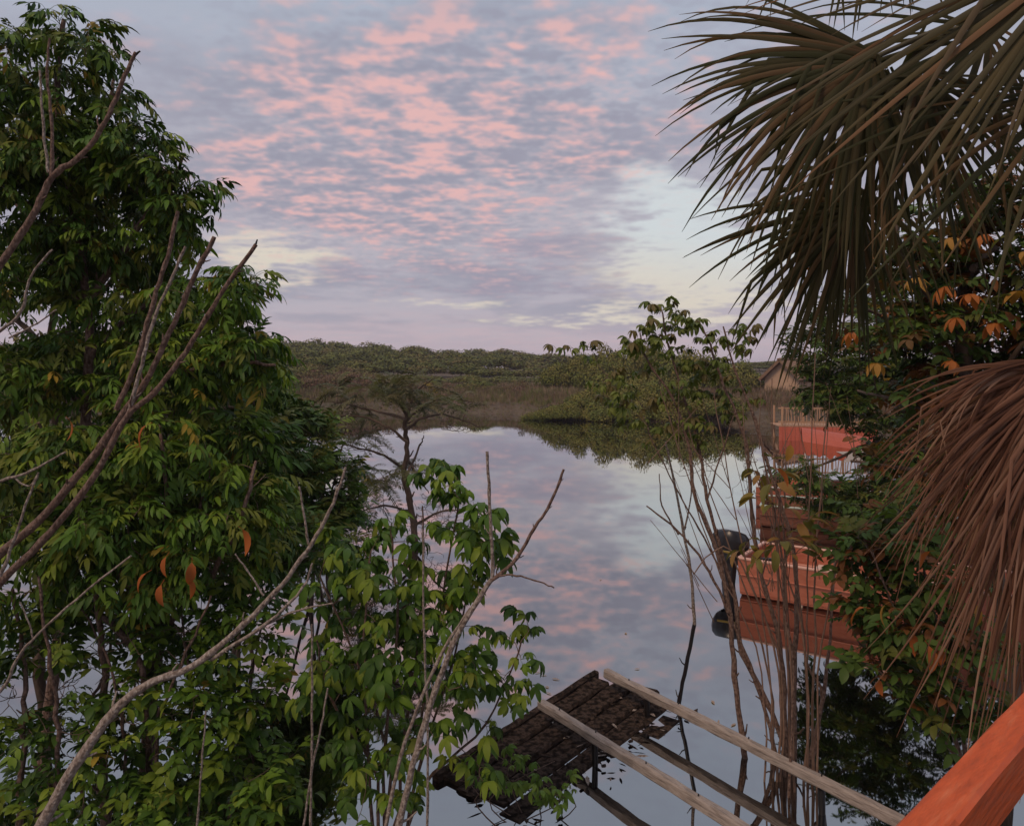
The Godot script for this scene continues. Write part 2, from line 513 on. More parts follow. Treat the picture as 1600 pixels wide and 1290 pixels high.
func make_sky() -> Image:
	for s in [[0.42, 3, 11], [1.3, 4, 12], [3.9, 4, 13], [2.2, 4, 14], [0.7, 3, 15], [8.5, 3, 16], [17.0, 2, 17]]:
		var n := FastNoiseLite.new()
		n.noise_type = FastNoiseLite.TYPE_SIMPLEX_SMOOTH
		n.frequency = s[0]
		n.fractal_octaves = s[1]
		n.fractal_gain = 0.5
		n.seed = s[2]
		nz.append(n)
	var img := Image.create(1024, 512, false, Image.FORMAT_RGBA8)
	for y in 257:
		var el := 90.0 - (y + 0.5) * 180.0 / 512.0
		for x in 1024:
			img.set_pixel(x, y, sky_at(wrapf((x + 0.5) * 360.0 / 1024.0, -180.0, 180.0), el))
	img.fill_rect(Rect2i(0, 257, 1024, 255), Color(.42, .40, .42))
	img.resize(4096, 2048, Image.INTERPOLATE_BILINEAR)
	var fine := Image.create(960, 440, false, Image.FORMAT_RGBA8)
	for y in 440:
		var el := 90.0 - (y + 584 + 0.5) * 180.0 / 2048.0
		for x in 960:
			fine.set_pixel(x, y, sky_at((x - 480 + 0.5) * 360.0 / 4096.0, el))
	img.blit_rect(fine, Rect2i(480, 0, 480, 440), Vector2i(0, 584))
	img.blit_rect(fine, Rect2i(0, 0, 480, 440), Vector2i(4096 - 480, 584))
	return img

# ------------------------------------------------------------------ land
var FAR := [[-400, 20], [-59.6, 23.84], [-31.03, 38.42], [-17.06, 45.72], [-6.69, 47.48], [0.4, 47.04], [1.57, 41.72], [8.6, 41.23], [11.95, 37.35], [15.46, 34.01], [19.21, 30.42], [28.33, 19.47], [400, 18]]
var NEAR := [[-400, 19], [-40, 9], [-10, 5.2], [-3, 3.7], [0, 3.5], [3, 3.5], [5, 3.9], [8, 6], [12, 9.5], [28.3, 19.2], [400, 18]]
var ln := FastNoiseLite.new()
func lookup(tab: Array, x: float) -> float:
	for k in tab.size() - 1:
		if x <= tab[k + 1][0]:
			return lerpf(tab[k][1], tab[k + 1][1], clampf((x - tab[k][0]) / (tab[k + 1][0] - tab[k][0]), 0, 1))
	return tab[tab.size() - 1][1]
func land(x: float, d: float) -> float:
	var wob := ln.get_noise_2d(x * 6.0, d * 6.0) * (1.2 if d > 12 else 0.25)
	var nd := lookup(NEAR, x)
	var fd := lookup(FAR, x)
	var s := minf(d - nd, fd - d) + wob
	if s > 0.0: return -minf(s * 0.35, 1.6) - 0.02
	var out := -s
	var h := minf(out * 0.30, 0.55) + 0.02
	if d > nd: h += clampf((out - 3.0) * 0.022, 0.0, 2.2) + absf(ln.get_noise_2d(x * 2.0, d * 2.0)) * minf(out * 0.05, 0.6)
	else: h += minf(out * 0.12, 0.7)
	return h

var far_crown: Array[ArrayMesh] = []
func crown_mesh(seed_: int, lobes: int, faces: int, leaf: float, flat: float, tones: Array) -> ArrayMesh:   # unit crown: width 2, height 2*flat, bottom at y 0
	rng.seed = seed_
	var b := Buf.new()
	for l in lobes:
		var a := R(0, TAU)
		var rr := sqrt(R(0.0, 1.0)) * 0.72
		var c := Vector3(cos(a) * rr, flat * (0.55 + 0.95 * (1.0 - rr) * R(0.3, 1.0)), sin(a) * rr)
		var lr := R(0.22, 0.42)
		var tone: Color = tones[rng.randi() % tones.size()]
		for f in faces:
			var q := Vector3(R(-1, 1), R(-0.7, 1), R(-1, 1))
			if q.length() < 0.1: continue
			q = q.normalized() * R(0.55, 1.05)
			var p := c + Vector3(q.x * lr, q.y * lr * 0.72 * minf(1.0, flat + 0.3), q.z * lr)
			p.y = maxf(p.y, 0.02)
			var nn := (q + Vector3(R(-.8, .8), R(-.3, 1.0), R(-.8, .8))).normalized()
			var x := nn.cross(Vector3(R(-1, 1), R(-1, 1), R(-1, 1))).normalized() * leaf * R(0.5, 1.3)
			var y := nn.cross(x).normalized() * leaf * R(0.35, 0.8)
			var br := R(0.7, 1.3)
			var col := Color(tone.r * br, tone.g * br * R(0.93, 1.05), tone.b * br)
			var s := b.put(p - x, nn, col)
			b.put(p + y - nn * leaf * 0.2, nn, col); b.put(p + x, nn, col); b.put(p - y - nn * leaf * 0.2, nn, col)
			b.tri(s, s + 1, s + 2); b.tri(s, s + 2, s + 3)
	var top := 0.0
	var wide := 0.0
	for p in b.v:
		top = maxf(top, p.y); wide = maxf(wide, Vector2(p.x, p.z).length())
	for k in b.v.size(): b.v[k] = Vector3(b.v[k].x / wide, b.v[k].y / top, b.v[k].z / wide)
	return b.mesh()
func trunk_mesh(seed_: int, h: float) -> ArrayMesh:     # a trunk with three limbs, reaching into the crown
	rng.seed = seed_
	var b := Buf.new()
	var top := Vector3(R(-.1, .1), h * 0.5, R(-.1, .1))
	tube(b, smooth_path(PackedVector3Array([Vector3(0, -0.3, 0), Vector3(R(-.06, .06), h * 0.25, 0), top]), 3), 0.045 * h * 0.5, 0.03 * h * 0.5, 6)
	for k in 4:
		var a := TAU * k / 4.0 + R(-.5, .5)
		tube(b, smooth_path(PackedVector3Array([top, top + Vector3(cos(a) * .12 * h, .2 * h, sin(a) * .12 * h), Vector3(cos(a) * .3 * h, h * R(.75, .9), sin(a) * .3 * h)]), 3), 0.02 * h * 0.5, 0.008 * h * 0.5, 4)
	return b.mesh()
var trunks: Array[ArrayMesh] = []
func bush(called: String, label: String, category: String, group: String, x: float, d: float, w: float, h: float, kind: int, bark: Material, trunked := true):
	var y := land(x, d)
	var o := thing(called, label, category, Vector3(x, maxf(y, -0.15), -d), group)
	var base := h * (0.22 if trunked else 0.0)
	part("trunk", trunks[rng.randi() % trunks.size()], bark, o).scale = Vector3(w * 0.3, h * 0.42, w * 0.3)
	var c := part("crown", far_crown[kind], M.blob, o, Vector3(0, base - (0.06 if trunked else 0.22) * h, 0))
	c.scale = Vector3(w * 0.58, h - base + (0.06 if trunked else 0.22) * h, w * 0.58)
	c.rotation.y = R(0, TAU)
	return o

func _ready():
	rng.seed = 20
	# ---------------- camera
	var cam := Camera3D.new()
	cam.name = "camera"
	add_child(cam)
	cam.position = Vector3(0, EYE, 0)
	cam.keep_aspect = Camera3D.KEEP_WIDTH
	var near := 0.05
	cam.set_frustum(1600.0 / FOCAL * near, Vector2(0, (HZ - 645.0) / FOCAL * near), near, 4000.0)
	cam.current = true
	# ---------------- sky, sun, exposure
	var env := Environment.new()
	var pano := PanoramaSkyMaterial.new()
	pano.panorama = ImageTexture.create_from_image(make_sky())
	var sk := Sky.new()
	sk.sky_material = pano
	env.background_mode = Environment.BG_SKY
	env.sky = sk
	env.tonemap_mode = Environment.TONE_MAPPER_LINEAR
	env.tonemap_exposure = 1.0
	env.sdfgi_enabled = true
	env.ssao_enabled = true
	env.ssil_enabled = true
	env.fog_enabled = true
	env.fog_density = 0.0007
	env.fog_light_color = Color(.68, .66, .72)
	var we := WorldEnvironment.new()
	we.name = "environment"
	we.environment = env
	add_child(we)
	var sun := DirectionalLight3D.new()
	sun.name = "sun"
	sun.light_energy = 0.5
	sun.light_angular_distance = 20.0
	sun.light_color = Color(1.0, .86, .72)
	sun.shadow_enabled = true
	add_child(sun)
	sun.look_at_from_position(Vector3.ZERO, Vector3(0.40, -0.80, -0.45))
	materials()
	print("sky done")
	setting()
	print("setting done")
	background()
	print("background done")
	for k in ["lance", "umbrella", "broad", "single", "twiglet", "feather"]:
		LEAF[k] = [make_leaf(k, 0), make_leaf(k, 1), make_leaf(k, 2)]
	LEAF.lance.append(make_leaf("lance", 3))
	LEAF.lance.append(make_leaf("lance", 4))
	middle()
	print("middle done")
	boats()
	left_plants()
	print("left done")
	right_plants()
	print("right done")
	palm()
	foreground()
	print("all done")

func setting():
	ln.seed = 5
	ln.frequency = 0.02
	var xs := []
	var ds := []
	var x := 0.0
	while x < 900.0:
		xs.append(x)
		if x > 0.0: xs.push_front(-x)
		x += 0.5 if x < 14.0 else (1.5 if x < 60.0 else x * 0.12)
	x = -30.0
	while x < 1500.0:
		ds.append(x)
		x += 4.0 if x < -2.0 else (0.4 if x < 14.0 else (1.5 if x < 130.0 else x * 0.12))
	var b := Buf.new()
	var cols := xs.size()
	for j in ds.size():
		for k in cols:
			var h := land(xs[k], ds[j])
			var nn := Vector3(land(xs[k] - 0.4, ds[j]) - land(xs[k] + 0.4, ds[j]), 0.8, land(xs[k], ds[j] + 0.4) - land(xs[k], ds[j] - 0.4)).normalized()
			b.put(Vector3(xs[k], h, -ds[j]), nn)
	for j in ds.size() - 1:
		for k in cols - 1:
			var a := j * cols + k
			b.tri(a, a + cols, a + 1); b.tri(a + 1, a + cols, a + cols + 1)
	structure("ground", b.mesh(), M.soil)
	var pm := PlaneMesh.new()
	pm.size = Vector2(1000, 1000)
	var w := structure("water", pm, M.water)
	w.position = Vector3(0, 0, -300)

func tuft(seed_: int, n: int, h: float, spread: float) -> ArrayMesh:
	rng.seed = seed_
	var b := Buf.new()
	for k in n:
		var a := R(0, TAU)
		var p := Vector3(cos(a), 0, sin(a)) * R(0, spread)
		leaflet(b, p, Vector3(cos(a) * R(0.05, 0.4), 1, sin(a) * R(0.05, 0.4)), Vector3(cos(a), 0.2, sin(a)), h * R(0.6, 1.1), h * 0.03, -R(-0.6, 0.1), 0.1, 3)
	return b.mesh()
func grass(called: String, label: String, mesh: Mesh, spots: Array, tones: Array):
	var mm := MultiMesh.new()
	mm.transform_format = MultiMesh.TRANSFORM_3D
	mm.use_colors = true
	mm.mesh = mesh
	mm.instance_count = spots.size()
	for k in spots.size():
		var q: Vector3 = spots[k]
		var grown := clampf(.28 + (-q.z - lookup(FAR, q.x)) * .16, .25, 1.3)
		mm.set_instance_transform(k, Transform3D(Basis(Vector3.UP, R(0, TAU)).scaled(Vector3.ONE * R(0.6, 1.25) * grown), q))
		var c: Color = tones[rng.randi() % tones.size()]
		var br := R(0.75, 1.25)
		mm.set_instance_color(k, Color(c.r * br, c.g * br, c.b * br))
	var o := MultiMeshInstance3D.new()
	o.multimesh = mm
	o.material_override = M.leaf_any
	o.name = numbered(called)
	tag(o, label, "grass", "", "stuff")
	add_child(o)

func background():
	var olive := [Color(.115, .132, .026), Color(.135, .142, .030), Color(.095, .118, .024), Color(.15, .13, .036)]
	var brown := [Color(.19, .11, .07), Color(.16, .105, .06), Color(.21, .135, .10), Color(.13, .11, .045)]
	var green := [Color(.125, .145, .026), Color(.15, .155, .028), Color(.105, .13, .024), Color(.17, .155, .034)]
	for k in 3: far_crown.append(crown_mesh(100 + k, 40, 130, 0.050, 0.7, olive))
	for k in 2: far_crown.append(crown_mesh(110 + k, 34, 120, 0.036, 0.8, brown))
	for k in 2: far_crown.append(crown_mesh(120 + k, 44, 150, 0.042, 0.75, green))
	for k in 2: far_crown.append(crown_mesh(130 + k, 34, 110, 0.060, 0.7, olive))
	for k in 4: trunks.append(trunk_mesh(140 + k, 2.0))
	rng.seed = 31
	# tree belt across the far bank
	var tops := [[-200, 515], [380, 526], [480, 528], [560, 534], [640, 540], [740, 546], [800, 545], [830, 551], [870, 554], [1000, 560], [1200, 565], [1800, 555]]
	for row in [[66.0, 3.0, 40.0], [80.0, 3.6, 22.0], [98.0, 4.4, 7.0], [120.0, 5.2, -1.0], [140.0, 6.0, 0.0]]:
		var d0: float = row[0]
		var rank: String = {66.0: "low front rank", 80.0: "second rank", 98.0: "middle rank", 120.0: "fourth rank", 140.0: "rearmost rank"}[d0]
		var xx := -.56 * d0
		while xx < .5 * d0:
			var d := d0 + R(-4, 4)
			var px := 800.0 + xx / d * FOCAL
			var top := lookup(tops, px) + float(row[2]) + R(-3, 6)
			var h := EYE + (HZ - top) / FOCAL * d - land(xx, d)
			var w := R(5.0, 8.0) * d0 / 95.0
			var kind := rng.randi() % 3
			if row[0] < 75.0 and rng.randf() < 0.25: kind = 3 + rng.randi() % 2
			if row[0] < 75.0 and kind >= 3:
				bush("dry_tree", "low russet brown half-bare tree in the belt across the water", "tree", "russet trees in the belt across the water", xx, d, w * 0.8, h, kind, M.bark_pale)
			else:
				bush("forest_tree", "round olive green tree in the %s of the forest belt across the water" % rank, "tree", "olive trees in the %s of the forest belt" % rank, xx, d, w, h, kind, M.bark_pale if rng.randf() < 0.5 else M.bark)
			xx += float(row[1]) * R(0.75, 1.25)
	# farther hazy row to the right
	for k in 22:
		var d := R(265, 300)
		var xx := -20.0 + k * 8.0 + R(-2, 2)
		bush("distant_tree", "blue grey hazy tree on the skyline far behind the marsh", "tree", "hazy trees on the skyline behind the marsh", xx, d, R(12, 19), EYE + R(6, 20) / FOCAL * d - land(xx, d), 7 + k % 2, M.bark)
	# low brown scrub on the far bank, left of the open water
	for q in [[505, 80, 4.6, 4.4, 3], [540, 78, 4.4, 3.8, 4], [470, 79, 5.0, 3.6, 3], [575, 80, 4.2, 3.2, 4], [610, 77, 4.2, 2.6, 3], [650, 79, 4.4, 2.6, 4], [440, 76, 5.0, 4.0, 0], [695, 82, 4.0, 2.4, 3], [745, 82, 3.6, 2.6, 0], [815, 74, 3.0, 2.9, 3], [790, 78, 3.2, 2.0, 4]]:
		var d: float = 3349.5 / (25.0 + 3234.0 / q[1]) + 6.0
		bush("scrub_bush", "reddish brown leafless scrub bush on the far bank above the grass fringe", "bush", "brown scrub on the far bank", (q[0] - 800.0) / FOCAL * d, d, q[2] * .85, q[3] * .50, q[4], M.bark_red, false)
	# green bushes on the point that juts into the water
	for q in [[838, 58.4, 2.6, .9], [860, 58.0, 3.0, 1.3], [884, 57.6, 3.4, 1.6], [910, 60, 3.2, 1.9], [934, 57.2, 3.6, 1.7], [962, 60, 3.4, 2.2], [990, 56.8, 3.8, 1.9], [1022, 60, 3.8, 2.4], [1056, 55.8, 4.0, 2.0], [1094, 54.6, 3.8, 1.8], [1130, 53.0, 3.6, 1.6], [945, 68, 4.0, 2.6], [1000, 68, 4.2, 2.69], [1060, 66, 4.2, 2.69], [868, 96, 4.4, 3.4], [900, 98, 5.0, 4.4], [930, 92, 4.8, 3.8], [955, 100, 5.4, 5.4], [985, 95, 5.2, 4.6], [1010, 98, 5.8, 5.8], [1045, 90, 5.4, 4.8], [1080, 88, 5.6, 5.2], [1120, 85, 5.2, 4.2], [1155, 80, 5.0, 3.6]]:
		var d: float = 3349.5 / (25.0 + 3234.0 / q[1])
		bush("waterside_bush", "low yellow green bush at the water's edge of the jutting point" if q[3] < 2.7 else "taller rounded green bush behind the low ones on the jutting point", "bush", "low bushes at the edge of the point" if q[3] < 2.7 else "taller bushes on the point", (q[0] - 800.0) / FOCAL * d, d, q[2] * .72, q[3] * .72, 5 + rng.randi() % 2, M.bark, false)
	for q in [[-160, 30, 5.0, 5.5], [-60, 33, 5.4, 5.2], [40, 35, 5.6, 5.0], [130, 37, 5.4, 5.2], [220, 39, 5.4, 4.6], [310, 41, 5.0, 4.4], [390, 44, 5.2, 4.4]]:
		bush("bank_bush", "olive bush on the left bank glimpsed through the leafy tree", "bush", "bushes glimpsed through the leafy tree", (q[0] - 800.0) / FOCAL * q[1], q[1], q[2], q[3], rng.randi() % 3, M.bark, false)
	rng.seed = 33
	var tf := tuft(150, 18, 0.6, 0.35)
	rng.seed = 34
	var spots := []
	while spots.size() < 8000:
		var xx := R(-24, 9.5)
		var d := lookup(FAR, xx) + pow(R(0, 1), 1.5) * 18.0 - 0.5
		var y := land(xx, d)
		if y < -0.25: continue
		spots.append(Vector3(xx, y - 0.03, -d))
	grass("marsh_grass", "pinkish brown dry marsh grass fringing the far bank", tf, spots, [Color(.26, .175, .135), Color(.22, .16, .11), Color(.18, .155, .07), Color(.14, .16, .05)])
	spots = []
	while spots.size() < 3600:
		var xx := R(8, 25)
		var d := lookup(FAR, xx) + pow(R(0, 1), 1.5) * 26.0 - 0.8
		var y := land(xx, d)
		if y < -0.25: continue
		spots.append(Vector3(xx, y - 0.03, -d))
	grass("meadow_grass", "tawny dry meadow grass on the bank below the hut", tf, spots, [Color(.23, .15, .11), Color(.19, .13, .09), Color(.16, .13, .07)])
	# hut with a thatched gable roof
	var hx := (1238.0 - 800.0) / FOCAL * 50.0
	var hut := thing("hut", "small tan hut with pitched straw roof on the grassy bank", "hut", Vector3(hx, land(hx, 50.0), -50.0))
	var wb := Buf.new()
	var hw := 1.5; var hl := 1.2; var wh := 1.3; var rh := 2.25
	wb.quad(Vector3(-hw, -.3, hl), Vector3(hw, -.3, hl), Vector3(hw, wh, hl), Vector3(-hw, wh, hl))
	wb.quad(Vector3(hw, -.3, -hl), Vector3(-hw, -.3, -hl), Vector3(-hw, wh, -hl), Vector3(hw, wh, -hl))
	for s in [-1.0, 1.0]:
		wb.quad(Vector3(s * hw, -.3, -hl), Vector3(s * hw, -.3, hl), Vector3(s * hw, wh, hl), Vector3(s * hw, wh, -hl))
		wb.quad(Vector3(s * hw, wh, -hl), Vector3(s * hw, wh, hl), Vector3(s * hw, rh - .1, 0), Vector3(s * hw, rh - .1, 0))
	hut.rotation.y = .75
	part("wall", wb.mesh(), M.wall, hut)
	for s in [-1.0, 1.0]:
		var rb := Buf.new()
		beam(rb, Vector3(-hw - .35, (wh + rh) * .5 - .05, s * hl * .55), Vector3(hw + .35, (wh + rh) * .5 - .05, s * hl * .55), 2.1, .14, Vector3(0, hl, s * 1.1).normalized(), .03, 10, .03)
		part("roof", rb.mesh(), M.thatch, hut)
	for wx in [-.8, 0.6]:
		var db := Buf.new()
		beam(db, Vector3(wx, .0 if wx > 0 else .65, hl + .03), Vector3(wx, 1.2 if wx > 0 else 1.15, hl + .03), .75, .05, Vector3(0, 0, 1))
		part("door" if wx > 0 else "window", db.mesh(), M.pine, hut)
	# pale rail along the bank beside the hut
	var rl := thing("white_rail", "low white rail on the bank beside the tan hut", "fence", P(1150, 606, 66.0) * Vector3(1, 0, 1))
	var y0 := 1.7
	var rbuf := Buf.new()
	beam(rbuf, Vector3(-1.6, y0, 0), Vector3(2.2, y0, 0), .06, .10)
	part("rail", rbuf.mesh(), M.white, rl)
	for k in 4:
		var pb := Buf.new()
		var gx := -1.5 + k * 1.2
		beam(pb, Vector3(gx, land(rl.position.x + gx, 66.0) - .2, 0), Vector3(gx, y0 - .05, 0), .07, .07, Vector3(0, 0, 1))
		part("post", pb.mesh(), M.white, rl)

func middle():
	# fern-leaved tree standing in the water
	rng.seed = 41
	var base := P(650, 852, 12.1)
	base.y = -0.4
	var t := plant("fern_leaved_tree", "slender fern-leaved tree with bare tangled lower twigs standing in the water", "tree", base)
	stem(t, "trunk", [base, P(648, 826, 12.1), P(640, 780, 12.1), P(632, 740, 12.1), P(636, 700, 12.1), P(633, 668, 12.1), P(636, 645, 12.1)], .058, .032, M.bark, .014)
	for s in [[[634, 735], [600, 712], [560, 700], [505, 688]], [[637, 690], [600, 664], [560, 650], [500, 652]], [[635, 670], [665, 652], [700, 648], [752, 668]], [[633, 660], [660, 636], [700, 622], [740, 628]], [[636, 740], [655, 700], [662, 680]], [[636, 648], [610, 620], [560, 608]], [[636, 648], [650, 612], [680, 590]], [[634, 655], [580, 640], [520, 628]], [[648, 820], [690, 800], [735, 795]], [[645, 800], [600, 790], [560, 800]], [[637, 720], [655, 745], [670, 770]]]:
		var pts := []
		for q in s: pts.append([q[0], q[1], 12.1 + R(-.6, .6)])
		stem(t, "limb", pts, .026, .007, M.bark, .016, 5)
	grow(t, [[650, 600, 80, 14, 12.1, 1.0, 20], [570, 615, 70, 14, 12.1, 1.0, 18], [700, 630, 60, 12, 12.1, .9, 13], [530, 645, 50, 12, 12.1, .8, 10], [560, 690, 60, 14, 12.1, .8, 8], [600, 740, 60, 22, 12.1, .7, 22], [560, 785, 55, 35, 11.9, .7, 20]], 4, 0.95, [Color(.10, .105, .045), Color(.115, .105, .055), Color(.085, .095, .04)], .005)
	grow(t, [[560, 680, 65, 30, 12.1, .7, 110], [720, 662, 34, 14, 12.1, .5, 90], [690, 795, 58, 32, 12.1, .5, 190], [660, 820, 50, 22, 12.1, .5, 60]], 0, 1.0, [], .0045, 1.0, true)
	finish(t, "feather", M.bark, 120, [leaf_mat(Color(.10, .105, .045)), leaf_mat(Color(.115, .105, .055)), leaf_mat(Color(.085, .095, .04))])
	# green shrubs in the flooded margin, beside that tree
	var g := [Color(.075, .135, .024), Color(.105, .16, .03), Color(.055, .105, .022), Color(.135, .145, .03)]
	var gm := []
	for c in g: gm.append(leaf_mat(c))
	rng.seed = 42
	for q in [["flooded_shrub", "bushy bright green shrub in the flooded margin beside the fern-leaved tree", 480, 9.0, [[470, 690, 60, 50, 9.0, .8, 60], [420, 660, 60, 50, 9.0, .8, 50], [510, 760, 50, 60, 8.6, .7, 55], [440, 770, 60, 60, 8.6, .8, 55], [530, 830, 40, 50, 8.4, .6, 36]]],
			["flooded_shrub", "green shrub with drooping outer sprays at the edge of the tall leafy tree", 380, 7.4, [[380, 700, 70, 60, 7.4, .7, 50], [330, 760, 70, 70, 7.2, .7, 50], [400, 830, 70, 60, 7.0, .6, 46], [460, 860, 50, 50, 7.0, .5, 30]]]]:
		var bp := P(q[2], 900, q[3])
		bp.y = -0.4
		var s := plant(q[0], q[1], "shrub", bp, "")
		for k in 5:
			var topx: float = q[2] + R(-80, 70)
			stem(s, "stem", [bp + Vector3(R(-.3, .3), 0, R(-.3, .3)), P(q[2] + (topx - q[2]) * .5, 840, q[3] + R(-.3, .3)), P(topx, R(690, 790), q[3] + R(-.4, .4))], .022, .008, M.bark, .01, 5)
		grow(s, q[4], 6, 0.95, g, .004)
		finish(s, "twiglet", M.bark, 150, gm)

func left_plants():
	var g := [Color(.072, .138, .018), Color(.105, .178, .020), Color(.054, .108, .018), Color(.14, .195, .024), Color(.040, .082, .016), Color(.115, .135, .022)]
	var gm := []
	for c in g + [Color(.26, .19, .03)]: gm.append(leaf_mat(c, .5))
	rng.seed = 51
	var base := Vector3(-3.3, -0.3, -5.1)
	var t := plant("leafy_tree", "tall leafy tree with drooping bright green leaves rising against the sky", "tree", base)
	stem(t, "trunk", [base, P(90, 1000, 5.1), P(120, 760, 5.1), P(140, 560, 5.1), P(130, 420, 5.1), P(100, 260, 5.1), P(90, 120, 5.1), P(100, 30, 5.1)], .042, .014, M.bark_red, .01)
	for s in [[[140, 560], [220, 480], [300, 440], [380, 430]], [[135, 480], [200, 380], [260, 300], [290, 240]], [[125, 380], [60, 330], [10, 300]], [[138, 600], [240, 590], [340, 570], [430, 570]], [[130, 640], [60, 560], [0, 540]], [[105, 260], [160, 190], [180, 120]], [[130, 660], [220, 690], [300, 700]]]:
		var pts := []
		var dd := R(-.5, .4)
		for k in s.size(): pts.append([s[k][0], s[k][1], 5.1 + dd * k / (s.size() - 1)])
		stem(t, "limb", pts, .026, .009, M.bark_red, .012, 6)
	grow(t, [[105, 45, 47, 37, 5.0, .3, 10], [60, 110, 58, 47, 5.0, .4, 16], [150, 115, 42, 42, 5.0, .4, 12], [40, 210, 74, 58, 5.0, .5, 21], [130, 190, 52, 42, 5.0, .4, 14], [220, 240, 52, 47, 5.0, .4, 18], [120, 285, 84, 52, 5.1, .6, 23], [275, 295, 40, 44, 4.9, .4, 14], [30, 340, 79, 58, 5.0, .6, 24], [180, 365, 84, 52, 5.2, .6, 23], [285, 355, 32, 42, 5.0, .4, 10], [50, 450, 89, 52, 5.1, .6, 24], [190, 450, 84, 42, 5.3, .6, 18], [310, 465, 63, 26, 5.0, .4, 12], [378, 455, 40, 32, 4.9, .3, 10], [320, 545, 84, 42, 5.0, .5, 26], [400, 555, 42, 42, 5.0, .4, 16], [140, 560, 105, 52, 5.3, .5, 26], [250, 610, 105, 42, 5.1, .5, 26], [40, 590, 74, 52, 5.0, .5, 21], [5, 130, 42, 63, 5.0, .5, 14], [90, 240, 63, 52, 5.1, .5, 16], [210, 310, 63, 52, 5.2, .5, 18], [100, 390, 84, 52, 5.3, .5, 24], [0, 250, 52, 63, 5.1, .5, 16], [240, 520, 74, 42, 5.2, .5, 18]], 8, 0.74, g, .003)
	finish(t, "lance", M.bark_red, 300, gm)
	rng.seed = 57
	base = Vector3(-4.6, -0.3, -7.2)
	var t2 := plant("leafy_tree", "second leafy tree close behind the tall one, its small leaves filling the gaps", "tree", base)
	stem(t2, "trunk", [base, P(70, 900, 7.2), P(90, 700, 7.2), P(80, 520, 7.2), P(110, 360, 7.2), P(90, 220, 7.2)], .05, .02, M.bark, .015)
	for q in [[[90, 640], [200, 560], [290, 500], [360, 480]], [[85, 540], [180, 430], [240, 340]], [[80, 560], [10, 480], [-50, 420]], [[90, 700], [200, 660], [320, 640], [400, 640]], [[100, 420], [30, 320], [0, 240]]]:
		var pts := []
		for k in q: pts.append([k[0], k[1], 7.2 + R(-.5, .5)])
		stem(t2, "limb", pts, .035, .012, M.bark, .015, 6)
	grow(t2, [[60, 180, 90, 70, 7.2, .7, 24], [40, 300, 90, 80, 7.2, .8, 34], [170, 300, 80, 70, 7.2, .8, 30], [60, 430, 100, 70, 7.2, .8, 36], [200, 430, 90, 60, 7.2, .8, 30], [320, 500, 60, 45, 7.2, .6, 18], [90, 560, 110, 60, 7.2, .8, 38], [240, 580, 100, 60, 7.2, .8, 34], [370, 600, 60, 50, 7.2, .6, 20], [120, 690, 120, 60, 7.1, .8, 38], [290, 700, 100, 60, 7.1, .8, 32], [60, 800, 100, 60, 7.0, .7, 24], [220, 810, 110, 60, 7.0, .7, 26], [380, 740, 50, 50, 7.1, .6, 14]], 7, 0.9, g, .004)
	finish(t2, "lance", M.bark, 120, gm)
	# shrub below it
	rng.seed = 52
	base = Vector3(-2.4, -0.3, -4.7)
	var s := plant("leafy_shrub", "dense dark green shrub under the tall leafy tree, a few withered orange leaves", "shrub", base)
	for q in [[[230, 1020], [180, 880], [120, 760], [60, 660]], [[240, 1020], [250, 880], [260, 760], [250, 660]], [[250, 1020], [330, 900], [380, 800], [400, 720]], [[220, 1040], [100, 920], [20, 850]], [[245, 1000], [300, 850], [330, 720]]]:
		var pts := [base + Vector3(R(-.2, .2), 0, R(-.2, .2))]
		for k in q: pts.append([k[0], k[1], 4.7 + R(-.25, .25)])
		stem(s, "stem", pts, .024, .009, M.bark_red, .01, 6)
	grow(s, [[60, 720, 81, 54, 4.6, .4, 30], [170, 700, 86, 54, 4.7, .5, 33], [290, 690, 81, 54, 4.8, .5, 33], [375, 710, 54, 54, 4.9, .4, 22], [90, 820, 97, 54, 4.5, .4, 33], [220, 810, 97, 54, 4.6, .5, 39], [340, 810, 81, 54, 4.7, .5, 31], [420, 800, 43, 54, 4.8, .4, 15], [60, 895, 86, 38, 4.6, .4, 16], [200, 895, 97, 38, 4.6, .4, 22], [330, 900, 81, 38, 4.7, .4, 18]], 7, 0.76, g, .003)
	finish(s, "lance", M.bark_red, 300, gm)
	# withered leaves caught in it
	for q in [[238, 660], [265, 862], [257, 905], [237, 890], [290, 900], [300, 870], [372, 822], [103, 650]]:
		var o := MeshInstance3D.new()
		o.mesh = LEAF.single[rng.randi() % 3]
		o.material_override = M.get("withered")
		if o.material_override == null:
			M.withered = leaf_mat(Color(.34, .10, .03), .7)
			o.material_override = M.withered
		o.name = "withered_leaf" if s.node.get_node_or_null("withered_leaf") == null else "withered_leaf_%03d" % (s.node.get_child_count())
		s.node.add_child(o)
		o.transform = Transform3D(Basis.from_euler(Vector3(R(0.6, 1.4), R(-3, 3), R(-.5, .5))).scaled(Vector3.ONE * .95), P(q[0], q[1], 4.12) - s.node.position)
	# tangle of twigs and dark leaves standing in the water at the foot
	rng.seed = 53
	base = Vector3(-2.1, -0.35, -4.55)
	var u := plant("thicket", "dark tangled thicket of bare twigs and few leaves standing in the water under the shrub", "shrub", base)
	for q in [[165, 1190, 150, 930, .032], [85, 1200, 60, 900, .016], [130, 1180, 190, 900, .014], [240, 1190, 330, 930, .013], [300, 1200, 280, 930, .012], [30, 1200, 20, 920, .02], [360, 1200, 420, 930, .012], [200, 1200, 120, 940, .012]]:
		var d := 4.55 + R(-.35, .35)
		stem(u, "stem", [P(q[0], 1290, d), P(q[0] + R(-12, 12), q[1] - 60, d), P((q[0] + q[2]) * .5 + R(-15, 15), 1040, d + R(-.1, .1)), P(q[2], q[3], d + R(-.2, .2))], q[4], q[4] * .45, M.bark_red, .012, 6)
